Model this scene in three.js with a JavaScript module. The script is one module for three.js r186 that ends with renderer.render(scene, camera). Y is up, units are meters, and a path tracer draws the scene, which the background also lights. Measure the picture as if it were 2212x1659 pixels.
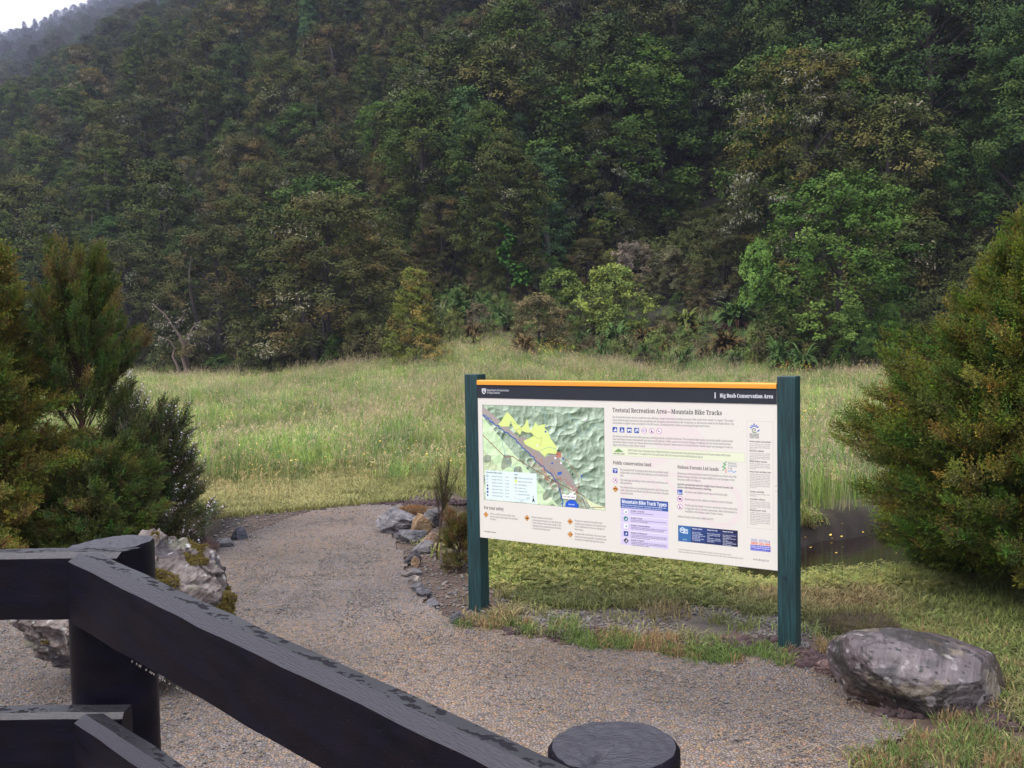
import * as THREE from 'three';
import { mergeGeometries, mergeVertices } from 'three/addons/utils/BufferGeometryUtils.js';
import { ImprovedNoise } from 'three/addons/math/ImprovedNoise.js';

// ---------------------------------------------------------------- camera, sky, sun, exposure
// Photograph pixels below are given on a 2212 x 1659 grid; FOCAL is the lens in those pixels.
const FOCAL = 2108, CX = 1106, CY = 829.5, EYE = 1.6;
const scene = new THREE.Scene();
const camera = new THREE.PerspectiveCamera(2 * Math.atan(CY / FOCAL) * 180 / Math.PI, 4 / 3, 0.05, 3000);
camera.position.set(0, EYE, 0);
camera.rotation.order = 'YXZ';
camera.rotation.set(-0.0454, 0, -0.016);
camera.updateMatrixWorld();

const renderer = new THREE.WebGLRenderer({ antialias: true });
renderer.toneMapping = THREE.LinearToneMapping;
renderer.toneMappingExposure = 2.4;
renderer.shadowMap.enabled = true;

{ // overcast sky: bright towards the zenith, a little lavender
  const W = 128, H = 64, d = new Float32Array(W * H * 4);
  for (let j = 0; j < H; j++) {
    const e = Math.max(0, Math.sin(((j + 0.5) / H - 0.5) * Math.PI));
    for (let i = 0; i < W; i++) {
      const k = 0.46 + 0.72 * e, o = (j * W + i) * 4;
      d[o] = k * 0.96; d[o + 1] = k * 0.985; d[o + 2] = k * 1.08; d[o + 3] = 1;
    }
  }
  const sky = new THREE.DataTexture(d, W, H, THREE.RGBAFormat, THREE.FloatType);
  sky.mapping = THREE.EquirectangularReflectionMapping;
  sky.magFilter = THREE.LinearFilter; sky.needsUpdate = true;
  scene.background = sky; scene.environment = sky;
}
const sun = new THREE.DirectionalLight(0xfff7ec, 1.35);
sun.position.set(-35, 62, 34);
sun.castShadow = true; sun.shadow.radius = 36;
sun.shadow.mapSize.set(2048, 2048);
Object.assign(sun.shadow.camera, { left: -60, right: 60, top: 60, bottom: -60, near: 1, far: 300 });
scene.add(sun, sun.target);
scene.fog = new THREE.FogExp2(0xb9bde0, 0.00052);

// ---------------------------------------------------------------- helpers
const perlin = new ImprovedNoise();
const N3 = (x, y, z) => perlin.noise(x + 37.7, y + 11.3, z + 5.9);
const N2 = (x, z) => N3(x, 0.37, z);
const fbm = (x, z) => N2(x, z) * 0.55 + N2(x * 2.1, z * 2.1) * 0.3 + N2(x * 4.3, z * 4.3) * 0.15;
const clamp = (x, a = 0, b = 1) => Math.min(b, Math.max(a, x));
const smooth = (a, b, x) => { const t = clamp((x - a) / (b - a)); return t * t * (3 - 2 * t); };
const mix = (a, b, t) => a + (b - a) * t;
const mixc = (a, b, t) => [mix(a[0], b[0], t), mix(a[1], b[1], t), mix(a[2], b[2], t)];
function rng(seed) { let s = seed | 0; return () => { s = (s + 0x6d2b79f5) | 0; let t = Math.imul(s ^ (s >>> 15), 1 | s); t = (t + Math.imul(t ^ (t >>> 7), 61 | t)) ^ t; return ((t ^ (t >>> 14)) >>> 0) / 4294967296; }; }
const V = (x, y, z) => new THREE.Vector3(x, y, z);

const used = new Map();
function numbered(name) { const n = used.get(name) || 0; used.set(name, n + 1); return n ? `${name}_${String(n).padStart(3, '0')}` : name; }
function tag(o, label, category, group, kind) {
  if (label) o.userData.label = label;
  if (category) o.userData.category = category;
  if (group) o.userData.group = group;
  if (kind) o.userData.kind = kind;
  return o;
}
function thing(name, label, category, pos = [0, 0, 0], group) {
  const g = new THREE.Group(); g.name = numbered(name); g.position.set(...pos);
  scene.add(tag(g, label, category, group)); return g;
}
function part(name, geo, mat, parent) {
  const m = new THREE.Mesh(geo, mat); m.name = name; m.castShadow = m.receiveShadow = true;
  parent.add(m); return m;
}
function structure(name, geo, mat) { const m = part(numbered(name), geo, mat, scene); m.userData.kind = 'structure'; return m; }
function instanced(name, geo, mat, list, parent = scene) { // list: {m: Matrix4, c: [r,g,b]}
  const o = new THREE.InstancedMesh(geo, mat, list.length), c = new THREE.Color();
  list.forEach((e, i) => { o.setMatrixAt(i, e.m); if (e.c) o.setColorAt(i, c.setRGB(e.c[0], e.c[1], e.c[2])); });
  o.name = parent === scene ? numbered(name) : name; o.userData.kind = 'stuff'; o.castShadow = o.receiveShadow = true;
  parent.add(o); return o;
}
const std = (o) => new THREE.MeshStandardMaterial(o);
const phys = (o) => new THREE.MeshPhysicalMaterial(o);
const _p = V(), _q = new THREE.Quaternion(), _s = V(), _e = new THREE.Euler();
function mat4(x, y, z, rx, ry, rz, sx, sy = sx, sz = sx) {
  return new THREE.Matrix4().compose(_p.set(x, y, z), _q.setFromEuler(_e.set(rx, ry, rz, 'YXZ')), _s.set(sx, sy, sz));
}

// ---------------------------------------------------------------- terrain
const hillD = (x, z) => 0.55 * x - 0.835 * (z + 38) + 3.2 * N2(x * 0.045, z * 0.045) * smooth(-10, 10, -z - 20);
const streamLine = [[14, -12], [8, -10.4], [4.6, -8.9], [3.1, -7.95], [2.05, -7.35], [1.35, -8.2], [0.2, -8.75], [-0.75, -8.75], [-2.5, -8.0], [-3.4, -8.3], [-5, -9.6], [-9, -10.5], [-16, -12]];
function streamDist(x, z) {
  let best = 1e9;
  for (let i = 0; i + 1 < streamLine.length; i++) {
    const [ax, az] = streamLine[i], [bx, bz] = streamLine[i + 1], dx = bx - ax, dz = bz - az;
    const t = clamp(((x - ax) * dx + (z - az) * dz) / (dx * dx + dz * dz));
    best = Math.min(best, Math.hypot(x - ax - dx * t, z - az - dz * t));
  }
  return best;
}
const notch = (x, z) => Math.exp(-(((x - 1.66) / 0.24) ** 2)) * smooth(-6.1, -6.8, z) * smooth(-8.6, -7.6, z);
function height(x, z) {
  const D = -z; let y = 0;
  if (D > 8) {
    const a = x / D, t = smooth(12, 37, D);
    y += t * (0.12 + 0.95 * Math.exp(-(((a + 0.03) / 0.13) ** 2)) + 0.45 * smooth(0.1, 0.3, a));
    y += smooth(9, 16, D) * 0.09 * fbm(x * 0.35, z * 0.35);
    const d = hillD(x, z);
    if (d > -5) {
      let s = d < 7 ? (d + 5) * (d + 5) / 24 : d - 1;
      if (s > 470) s = 470 + 30 * (1 - Math.exp(-(s - 470) / 30));
      y += (0.72 * s + smooth(8, 40, d) * (2.4 + smooth(40, 300, d) * 5) * fbm(x * 0.02, z * 0.02)) * (1 - 0.18 * smooth(-15, -110, x));
    }
  }
  if (D > 5 && D < 15 && Math.abs(x) < 17) {
    const s = streamDist(x, z), open = 1 - smooth(-2.75, -2.5, x) * (1 - smooth(-0.62, -0.42, x));
    if (s < 1.3) y -= 0.44 * open * smooth(0.95, 0.5, s + 0.14 * N2(x * 2.3, z * 2.3));
    y -= 0.2 * notch(x, z) + 0.1 * smooth(-5.95, -7.0, z) * (1 - smooth(-8, -9, z)) * smooth(1.05, 1.6, x) * (1 - smooth(4, 6, x));
  }
  if (D < 12) y += 0.018 * fbm(x * 0.9, z * 0.9) + 0.06 * smooth(0.9, 1.35, x) * (1 - smooth(1.45, 1.7, x)) * smooth(-4.2, -4.6, z) * (1 - smooth(-5.0, -5.6, z));
  return y;
}

// pixels -> places (direction from the lens, distance from what is touched)
function ray(px, py) { return V((px - CX) / FOCAL, (CY - py) / FOCAL, -1).applyEuler(camera.rotation); }
function at(px, py, depth) { const r = ray(px, py); return r.multiplyScalar(depth / -r.z).add(camera.position); }
function onGround(px, py) {
  const r = ray(px, py); r.divideScalar(-r.z);
  let a = 1, b = 1;
  for (let t = 1; t < 900; t *= 1.01) {
    b = t; const y = EYE + r.y * t;
    if (y < height(r.x * t, -t)) break; a = t;
  }
  for (let i = 0; i < 24; i++) { const t = (a + b) / 2; if (EYE + r.y * t < height(r.x * t, -t)) b = t; else a = t; }
  return V(r.x * a, height(r.x * a, -a), -a);
}
const flat = (px, py) => { const r = ray(px, py), t = -EYE / r.y; return [r.x * t, r.z * t]; };
const viewInv = camera.matrixWorld.clone().invert();
function toPx(p) { const q = p.clone().applyMatrix4(viewInv); return [CX + FOCAL * q.x / -q.z, CY - FOCAL * q.y / -q.z, -q.z]; }

// gravel outline on the ground
const pathOutline = [[-9, -6.6], [-6, -6.7], [-3.4, -7.2], ...[[440, 1192], [500, 1170], [560, 1144], [640, 1112], [720, 1098], [840, 1088], [905, 1083], [868, 1100], [838, 1122], [846, 1150], [880, 1198], [886, 1240], [908, 1278], [950, 1320], [1000, 1350], [1100, 1366], [1200, 1392], [1310, 1402], [1400, 1400], [1480, 1430], [1560, 1436], [1640, 1424], [1720, 1444], [1790, 1480], [1850, 1530], [1930, 1562], [1945, 1600], [1870, 1640], [1835, 1700]].map(([a, b]) => flat(a, b)), [1.5, -2.4], [3, -1], [6, 0], [6, 6], [-9, 6]];
function inPoly(x, z, P) {
  let c = false;
  for (let i = 0, j = P.length - 1; i < P.length; j = i++) {
    const [xi, zi] = P[i], [xj, zj] = P[j];
    if ((zi > z) !== (zj > z) && x < (xj - xi) * (z - zi) / (zj - zi) + xi) c = !c;
  }
  return c;
}
const inPath = (x, z) => inPoly(x + 0.07 * N2(x * 5, z * 5) + 0.03 * N2(x * 17, z * 17), z + 0.07 * N2(x * 5 + 9, z * 5) + 0.03 * N2(x * 17, z * 17 + 3), pathOutline);
function distPath(x, z) {
  let best = 1e9;
  for (let i = 0, j = pathOutline.length - 1; i < pathOutline.length; j = i++) {
    const [ax, az] = pathOutline[j], [bx, bz] = pathOutline[i], dx = bx - ax, dz = bz - az;
    const t = clamp(((x - ax) * dx + (z - az) * dz) / (dx * dx + dz * dz));
    best = Math.min(best, Math.hypot(x - ax - dx * t, z - az - dz * t));
  }
  return best;
}
// loose stones behind the sign, between the verge grass and the turned soil
const looseGravel = [[1120, 1320], [1250, 1312], [1400, 1306], [1560, 1316], [1690, 1330], [1760, 1345], [1790, 1380], [1770, 1425], [1700, 1412], [1560, 1392], [1440, 1380], [1300, 1366], [1180, 1352]].map(([a, b]) => flat(a, b));
const inLoose = (x, z) => inPoly(x + 0.16 * N2(x * 4, z * 4), z + 0.2 * N2(x * 4 + 7, z * 4), looseGravel);

// ---------------------------------------------------------------- textures
function dataTex(W, H, fn, srgb, repeat) {
  const d = new Uint8Array(W * H * 4);
  for (let j = 0; j < H; j++) for (let i = 0; i < W; i++) {
    const c = fn(i, j), o = (j * W + i) * 4;
    d[o] = clamp(c[0]) * 255; d[o + 1] = clamp(c[1]) * 255; d[o + 2] = clamp(c[2]) * 255; d[o + 3] = c.length > 3 ? clamp(c[3]) * 255 : 255;
  }
  const t = new THREE.DataTexture(d, W, H, THREE.RGBAFormat);
  t.magFilter = THREE.LinearFilter; t.minFilter = THREE.LinearFilter; t.wrapS = t.wrapT = THREE.RepeatWrapping;
  if (srgb) t.colorSpace = THREE.SRGBColorSpace;
  if (repeat) t.repeat.set(repeat, repeat);
  t.needsUpdate = true; return t;
}
const rt = rng(77);
// gravel: worley cells, tile of 1.28 m
const gravelTex = (() => {
  const S = 1024, G = 84, cells = [];
  for (let i = 0; i < G * G; i++) {
    const k = rt(), tone = 0.5 + 0.5 * rt();
    const base = k < 0.55 ? [0.56, 0.55, 0.57] : k < 0.8 ? [0.6, 0.55, 0.49] : k < 0.92 ? [0.42, 0.42, 0.46] : [0.66, 0.56, 0.5];
    cells.push([rt(), rt(), base.map((c) => c * (0.72 + 0.4 * tone)), 0.5 + rt() * 0.5]);
  }
  const col = new Float32Array(S * S * 4);
  for (let j = 0; j < S; j++) for (let i = 0; i < S; i++) {
    const u = i / S * G, v = j / S * G, cu = Math.floor(u), cv = Math.floor(v); let d1 = 9, d2 = 9, hit = null;
    for (let b = -1; b <= 1; b++) for (let a = -1; a <= 1; a++) {
      const c = cells[((cv + b + G) % G) * G + (cu + a + G) % G], d = Math.hypot(cu + a + c[0] - u, cv + b + c[1] - v) / (0.6 + 0.5 * c[3]);
      if (d < d1) { d2 = d1; d1 = d; hit = c; } else if (d < d2) d2 = d;
    }
    const e = clamp((d2 - d1) * 3.2), o = (j * S + i) * 4, sand = [0.53, 0.47, 0.41], f = smooth(0, 0.6, e);
    for (let k = 0; k < 3; k++) col[o + k] = mix(sand[k] * 0.82, hit[2][k], f) * (0.94 + 0.12 * rt());
    col[o + 3] = f * hit[3] * (1 - d1 * 0.4);
  }
  const at4 = (i, j) => { const o = (j * S + i) * 4; return [col[o], col[o + 1], col[o + 2], col[o + 3]]; };
  return { map: dataTex(S, S, (i, j) => at4(i, j).slice(0, 3), true), bump: dataTex(S, S, (i, j) => { const h = at4(i, j)[3]; return [h, h, h]; }) };
})();
// fine soil grain, tile of 1.5 m
const soilTex = (() => {
  const S = 512, g = new Float32Array(S * S);
  for (let o = 0, a = 0.5, n = 16; o < 5; o++, a *= 0.62, n *= 2) {
    const lat = Array.from({ length: n * n }, () => rt() - 0.5);
    for (let j = 0; j < S; j++) for (let i = 0; i < S; i++) {
      const u = i / S * n, v = j / S * n, x = Math.floor(u), y = Math.floor(v), fx = u - x, fy = v - y, x1 = (x + 1) % n, y1 = (y + 1) % n;
      g[j * S + i] += a * mix(mix(lat[y * n + x], lat[y * n + x1], fx), mix(lat[y1 * n + x], lat[y1 * n + x1], fx), fy);
    }
  }
  const val = (i, j) => g[j * S + i];
  return { map: dataTex(S, S, (i, j) => { const k = 0.86 + 0.42 * val(i, j); return [k, k, k]; }, true), bump: dataTex(S, S, (i, j) => { const k = 0.5 + val(i, j) * 0.7; return [k, k, k]; }) };
})();

// ---------------------------------------------------------------- ground, path, stream, hillside
function polar(radii, angles, keep, color, lift = 0, uvScale = 1) {
  const nr = radii.length, na = angles.length, pos = [], col = [], uv = [], idx = [], ok = [];
  for (let i = 0; i < nr; i++) for (let j = 0; j < na; j++) {
    const x = Math.sin(angles[j]) * radii[i], z = -Math.cos(angles[j]) * radii[i];
    const y = height(x, z) + (typeof lift === 'function' ? lift(x, z) : lift);
    pos.push(x, y, z); uv.push(x / uvScale, z / uvScale); ok.push(!keep || keep(x, z));
    const c = color(x, z); col.push(c[0], c[1], c[2]);
  }
  for (let i = 0; i + 1 < nr; i++) for (let j = 0; j + 1 < na; j++) {
    const a = i * na + j, b = a + 1, c = a + na, d = c + 1;
    if (ok[a] && ok[b] && ok[c] && ok[d]) idx.push(a, b, c, b, d, c);
  }
  const g = new THREE.BufferGeometry();
  g.setAttribute('position', new THREE.Float32BufferAttribute(pos, 3));
  g.setAttribute('color', new THREE.Float32BufferAttribute(col, 3));
  g.setAttribute('uv', new THREE.Float32BufferAttribute(uv, 2));
  g.setIndex(idx); g.computeVertexNormals(); return g;
}
const geomSteps = (a, b, k) => { const r = []; for (let x = a; x < b; x *= k) r.push(x); r.push(b); return r; };
const angleSteps = []; for (let a = -180; a < -40; a += 5) angleSteps.push(a); for (let a = -40; a < 40; a += 0.22) angleSteps.push(a); for (let a = 40; a <= 180; a += 5) angleSteps.push(a);
const angles = angleSteps.map((a) => a * Math.PI / 180);

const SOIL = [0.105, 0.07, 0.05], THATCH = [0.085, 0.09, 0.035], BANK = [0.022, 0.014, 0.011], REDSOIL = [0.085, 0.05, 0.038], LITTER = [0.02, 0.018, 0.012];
function groundColor(x, z) {
  const n = fbm(x * 1.7, z * 1.7);
  let c = mixc(THATCH, [0.12, 0.1, 0.05], clamp(0.4 + n * 1.2));
  if (-z < 14) {
    const p = distPath(x, z);
    c = mixc(mixc(SOIL, REDSOIL, clamp(0.5 + n * 2)), c, smooth(0.3, 1.1, p + n * 0.7));
    const s = streamDist(x, z);
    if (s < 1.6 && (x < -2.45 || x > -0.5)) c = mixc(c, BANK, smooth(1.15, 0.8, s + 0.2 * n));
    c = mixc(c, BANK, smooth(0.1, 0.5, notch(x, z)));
    if (inLoose(x, z)) c = mixc(c, [0.12, 0.1, 0.085], 0.7);
  }
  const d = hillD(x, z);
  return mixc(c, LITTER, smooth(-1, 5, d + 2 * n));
}
const groundMat = std({ vertexColors: true, map: soilTex.map, bumpMap: soilTex.bump, bumpScale: 0.02, roughness: 0.95 });
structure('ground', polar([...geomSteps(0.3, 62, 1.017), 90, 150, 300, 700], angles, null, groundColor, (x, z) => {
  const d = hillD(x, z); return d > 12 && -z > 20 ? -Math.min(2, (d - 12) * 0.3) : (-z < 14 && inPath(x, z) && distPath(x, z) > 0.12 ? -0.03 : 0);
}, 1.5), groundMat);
{ // hillside: coarser sheet that carries the forest
  const pos = [], idx = [], col = [], uv = [], nx = 130, nz = 160;
  for (let j = 0; j <= nz; j++) for (let i = 0; i <= nx; i++) {
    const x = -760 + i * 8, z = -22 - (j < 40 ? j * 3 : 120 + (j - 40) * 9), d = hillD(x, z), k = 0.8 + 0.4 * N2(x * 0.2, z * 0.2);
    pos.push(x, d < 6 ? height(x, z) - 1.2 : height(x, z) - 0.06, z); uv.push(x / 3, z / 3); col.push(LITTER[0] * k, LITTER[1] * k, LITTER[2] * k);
    if (i < nx && j < nz) { const a = j * (nx + 1) + i; idx.push(a, a + 1, a + nx + 1, a + 1, a + nx + 2, a + nx + 1); }
  }
  const g = new THREE.BufferGeometry();
  g.setAttribute('position', new THREE.Float32BufferAttribute(pos, 3)); g.setAttribute('color', new THREE.Float32BufferAttribute(col, 3));
  g.setAttribute('uv', new THREE.Float32BufferAttribute(uv, 2)); g.setIndex(idx); g.computeVertexNormals();
  structure('hillside', g, std({ vertexColors: true, map: soilTex.map, roughness: 1 }));
}
const sandy = (x, z) => clamp(0.42 + 1.5 * fbm(x * 0.55 + 3, z * 0.42) + 0.5 * N2(x * 2.3, z * 2.3)); // compacted tan fines against grey chips
const pathColor = (x, z) => { const s = sandy(x, z), k = 0.92 + 0.3 * N2(x * 1.3, z * 1.3); return mixc([0.56 * k, 0.51 * k, 0.47 * k], [0.68 * k, 0.57 * k, 0.46 * k], s); };
structure('gravel_path', polar(geomSteps(0.3, 12, 1.008), angles, (x, z) => -z < 12 && inPath(x, z), pathColor, (x, z) => 0.012 + 0.006 * N2(x * 9, z * 9), 1.28),
  std({ vertexColors: true, map: gravelTex.map, bumpMap: gravelTex.bump, bumpScale: 0.009, roughness: 0.8 }));
{ // stream water in its cut
  const pos = [], idx = [], n = streamLine.length;
  for (let i = 0; i < n; i++) {
    const a = streamLine[Math.max(0, i - 1)], b = streamLine[Math.min(n - 1, i + 1)], l = Math.hypot(b[0] - a[0], b[1] - a[1]);
    const px = -(b[1] - a[1]) / l, pz = (b[0] - a[0]) / l, [x, z] = streamLine[i];
    pos.push(x + px * 1.1, -0.24, z + pz * 1.1, x - px * 1.1, -0.24, z - pz * 1.1);
    if (i + 1 < n && !(streamLine[i][0] <= -0.7 && streamLine[i][0] > -2.2)) idx.push(i * 2, i * 2 + 1, i * 2 + 2, i * 2 + 1, i * 2 + 3, i * 2 + 2);
  }
  const g = new THREE.BufferGeometry(); g.setAttribute('position', new THREE.Float32BufferAttribute(pos, 3));
  const uv = []; for (let i = 0; i < pos.length; i += 3) uv.push(pos[i] / 0.9, pos[i + 2] / 0.9);
  g.setAttribute('uv', new THREE.Float32BufferAttribute(uv, 2)); g.setIndex(idx); g.computeVertexNormals();
  structure('stream_water', g, std({ color: new THREE.Color().setRGB(0.014, 0.009, 0.007), roughness: 0.08, bumpMap: soilTex.bump, bumpScale: 0.002 }));
}

// ---------------------------------------------------------------- stones
function rockGeo(seed, sx, sy, sz, { detail = 12, rough = 0.16, cuts = 7, cut = 0.72, fine = 0.03, freq = 1.3, ridge = 0, shape } = {}, color) {
  const r = rng(seed);
  let g = new THREE.IcosahedronGeometry(1, detail); g.deleteAttribute('normal'); g.deleteAttribute('uv'); g = mergeVertices(g, 1e-5);
  const P = g.attributes.position, planes = [], p = V(), o = [r() * 50, r() * 50, r() * 50];
  for (let i = 0; i < cuts; i++) { const n = V(r() * 2 - 1, r() * 2 - 1, r() * 2 - 1).normalize(); planes.push([n, cut + r() * 0.2]); }
  for (let i = 0; i < P.count; i++) {
    p.fromBufferAttribute(P, i);
    p.multiplyScalar(1 + rough * N3(p.x * freq + o[0], p.y * freq + o[1], p.z * freq + o[2]));
    for (const [n, c] of planes) { const d = p.dot(n) - c; if (d > 0) p.addScaledVector(n, -d * 0.93); }
    if (shape) shape(p);
    const f = fine * (N3(p.x * 4.5 + o[1], p.y * 4.5, p.z * 4.5) + 0.5 * N3(p.x * 11, p.y * 11 + o[2], p.z * 11) + 0.3 * N3(p.x * 25, p.y * 25 + o[2], p.z * 25));
    const rg = ridge ? ridge * (0.5 - Math.abs(N3(p.x * 2.6 + o[0], p.y * 3.4 + o[1], p.z * 2.6)) * 2.2 - Math.abs(N3(p.x * 6.5, p.y * 7.5 + o[0], p.z * 6.5)) * 1.1 - Math.abs(N3(p.x * 15, p.y * 15, p.z * 15 + o[1])) * 0.5) : 0;
    p.multiplyScalar(1 + f + rg);
    P.setXYZ(i, p.x * sx, p.y * sy, p.z * sz);
  }
  g.computeVertexNormals();
  const col = [], nn = g.attributes.normal;
  for (let i = 0; i < P.count; i++) { const c = color(P.getX(i), P.getY(i), P.getZ(i), nn.getY(i), o); col.push(c[0], c[1], c[2]); }
  g.setAttribute('color', new THREE.Float32BufferAttribute(col, 3));
  const uv = []; for (let i = 0; i < P.count; i++) uv.push((P.getX(i) + P.getZ(i) * 0.7) * 2.6, (P.getY(i) + P.getZ(i) * 0.4) * 2.6);
  g.setAttribute('uv', new THREE.Float32BufferAttribute(uv, 2));
  return g;
}
const rockMat = std({ vertexColors: true, roughness: 0.95, map: soilTex.map, bumpMap: soilTex.bump, bumpScale: 0.02 });
const wetRockMat = std({ vertexColors: true, roughness: 0.5, map: soilTex.map, bumpMap: soilTex.bump, bumpScale: 0.011 });
const mottled = (a, b, f = 9, spot) => (x, y, z, ny, o) => {
  const k = clamp(0.5 + 1.1 * N3(x * f + o[0], y * f, z * f) + 0.5 * N3(x * f * 3, y * f * 3 + o[1], z * f * 3));
  let c = mixc(a, b, k);
  if (spot && N3(x * f * 2.2 + o[2], y * f * 2.2, z * f * 2.2) > 0.33) c = spot;
  return c;
};

// gravel chips lying loose on the path: small patches of chips, each chip its own shape and colour
{
  const chips = [0, 1, 2, 3].map((k) => { const g = rockGeo(900 + k, 1, 0.62, 0.85, { detail: 0, rough: 0.6, cuts: 5, cut: 0.6, fine: 0, freq: 1.6 }, () => [1, 1, 1]).toNonIndexed(); return g.attributes.position.array; });
  const r = rng(5), v = V(), Q = 0.4;
  const chipColor = () => { const k = r(), t = 0.8 + 0.4 * r(); return (k < 0.5 ? [0.118, 0.106, 0.098] : k < 0.74 ? [0.134, 0.111, 0.088] : k < 0.86 ? [0.08, 0.074, 0.082] : k < 0.97 ? [0.175, 0.15, 0.13] : [0.17, 0.11, 0.085]).map((q) => q * t); };
  const patch = (n, s0, s1) => {
    const pos = [], col = [];
    for (let i = 0; i < n; i++) {
      const x = (r() - 0.5) * Q * 1.08, z = (r() - 0.5) * Q * 1.08, s = s0 + (s1 - s0) * r() * r() * (r() < 0.03 ? 1.9 : 1), m = mat4(x, s * 0.25, z, (r() - 0.5) * 0.7, r() * 6.28, (r() - 0.5) * 0.7, s, s * (0.7 + r() * 0.6), s * (0.7 + r() * 0.6)), c = chipColor(), a = chips[i % 4];
      for (let k = 0; k < a.length; k += 3) { v.set(a[k], a[k + 1], a[k + 2]).applyMatrix4(m); pos.push(v.x, v.y, v.z); col.push(c[0], c[1], c[2]); }
    }
    const g = new THREE.BufferGeometry(); g.setAttribute('position', new THREE.Float32BufferAttribute(pos, 3)); g.setAttribute('color', new THREE.Float32BufferAttribute(col, 3)); return g;
  };
  const dens = [120, 260, 420, 560].map((n) => [patch(n, 0.003, 0.0095), patch(n, 0.003, 0.0095)]), lists = dens.map((a) => a.map(() => []));
  for (let gx = -6; gx < 4; gx += Q) for (let gz = -10; gz < -1.2; gz += Q) {
    const x = gx + (r() - 0.5) * 0.05, z = gz + (r() - 0.5) * 0.05, a = Math.atan2(x, -z); if (Math.abs(a) > 0.62) continue;
    if (!inPath(x, z) || (distPath(x, z) < 0.22)) continue;
    const w = 1 - sandy(x, z), k = clamp(Math.floor(w * 4.4 + (r() - 0.5)), 0, 3);
    const hx = (height(x + 0.2, z) - height(x - 0.2, z)) / 0.4, hz = (height(x, z + 0.2) - height(x, z - 0.2)) / 0.4;
    lists[k][r() < 0.5 ? 0 : 1].push({ m: mat4(x, height(x, z) + 0.012, z, hz, 0, -hx, 1).multiply(new THREE.Matrix4().makeRotationY(Math.floor(r() * 4) * Math.PI / 2)) });
  }
  const one = [], edge = [], tiny = patch(1, 0.008, 0.012);
  const single = (x, z, s, lift) => edge.push({ m: mat4(x, height(x, z) + lift, z, (r() - 0.5) * 0.6, r() * 6.28, (r() - 0.5) * 0.6, s), c: chipColor().map((q) => q * 7) });
  const oneG = (() => { const g = new THREE.BufferGeometry(); g.setAttribute('position', new THREE.BufferAttribute(Float32Array.from(chips[0]), 3)); g.setAttribute('color', new THREE.Float32BufferAttribute(new Array(chips[0].length).fill(0.145), 3)); return g; })();
  for (let i = 0; i < 60000; i++) { // the path's ragged edge
    const a = (r() * 66 - 33) * Math.PI / 180, d = 1.8 + 8 * r(), x = Math.sin(a) * d, z = -Math.cos(a) * d, e = distPath(x, z);
    if (inPath(x, z) ? e < 0.4 && r() < 0.8 : e < 0.1 * r()) single(x, z, 0.003 + 0.007 * r() * r(), 0.014);
  }
  for (let i = 0; i < 34000; i++) {
    const a = (r() * 40 - 6) * Math.PI / 180, d = 4.3 + 2 * r(), x = Math.sin(a) * d, z = -Math.cos(a) * d;
    if (inLoose(x, z) && !inPath(x, z) && r() < 0.55 + 1.3 * N2(x * 2, z * 2)) single(x, z, 0.007 + 0.013 * r() * r(), 0.003);
  }
  for (let i = 0; i < 14000; i++) { // stones strewn round the culvert and the path's edge
    const a = (r() * 30 - 22) * Math.PI / 180, d = 5.2 + 4.8 * r(), x = Math.sin(a) * d, z = -Math.cos(a) * d;
    const e = distPath(x, z); if (!inPath(x, z) && e < 0.7 * r() + 0.06) single(x, z, 0.006 + 0.016 * r() * r(), 0.004);
  }
  const g = new THREE.Group(); g.name = 'loose_gravel'; tag(g, 'loose grey and tan gravel chips strewn over the path', 'gravel', null, 'stuff'); scene.add(g);
  const m = std({ roughness: 0.7, flatShading: true, vertexColors: true });
  lists.forEach((a, i) => a.forEach((l, k) => l.length && instanced('chips', dens[i][k], m, l, g)));
  instanced('chips', oneG, m, edge, g);
  console.log('gravel', edge.length, lists.flat().map((l) => l.length).join());
}

// single stones: [left px, right px, top px, foot px, colours, label]
function stone(seed, x0, x1, y0, y1, a, b, name, label, opts = {}) {
  const base = onGround((x0 + x1) / 2, y1), D = -base.z, w = (x1 - x0) / FOCAL * D, h = (y1 - y0) / FOCAL * D * (opts.tall || 1);
  const g = rockGeo(seed, w / 2 / 0.76, h / 2 / 0.7, w * (opts.deep || 0.38) / 0.76, { detail: (opts.detail || 11) + 4, rough: 0.35, cuts: 11, cut: 0.55, fine: 0.03, ridge: 0.07, shape: opts.shape }, mottled(a, b, 14, opts.spot));
  const t = part(numbered(name), g, opts.mat || rockMat, scene);
  t.position.set(base.x, base.y + h * (opts.sit || 0.42), base.z - w * 0.22); t.rotation.set(opts.rx || 0, opts.ry || 0, opts.rz || 0);
  return tag(t, label, 'rock', opts.group);
}
const GREY = [0.19, 0.18, 0.195], DGREY = [0.085, 0.082, 0.095], TAN = [0.33, 0.215, 0.115], PALE = [0.36, 0.3, 0.26], PINK = [0.27, 0.185, 0.16], PURP = [0.07, 0.05, 0.055];
stone(11, 818, 900, 1098, 1152, [0.27, 0.25, 0.26], [0.15, 0.14, 0.155], 'slab_rock', 'large grey slab rock tilted at the edge of the gravel path', { rz: -0.22, deep: 0.5, detail: 18 });
stone(12, 884, 928, 1118, 1166, TAN, [0.2, 0.13, 0.08], 'tan_rock', 'upright tan orange rock wedged against the grey slab', { rz: -0.25, detail: 16, deep: 0.5 });
stone(13, 903, 955, 1104, 1140, [0.19, 0.18, 0.18], [0.09, 0.08, 0.085], 'slab_rock', 'flat grey slab rock behind the tan orange rock', { rz: 0.05, deep: 0.5, detail: 14 });
stone(14, 962, 990, 1106, 1130, PALE, PINK, 'pale_rock', 'pale pinkish rock behind the bare shrub stem');
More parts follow.
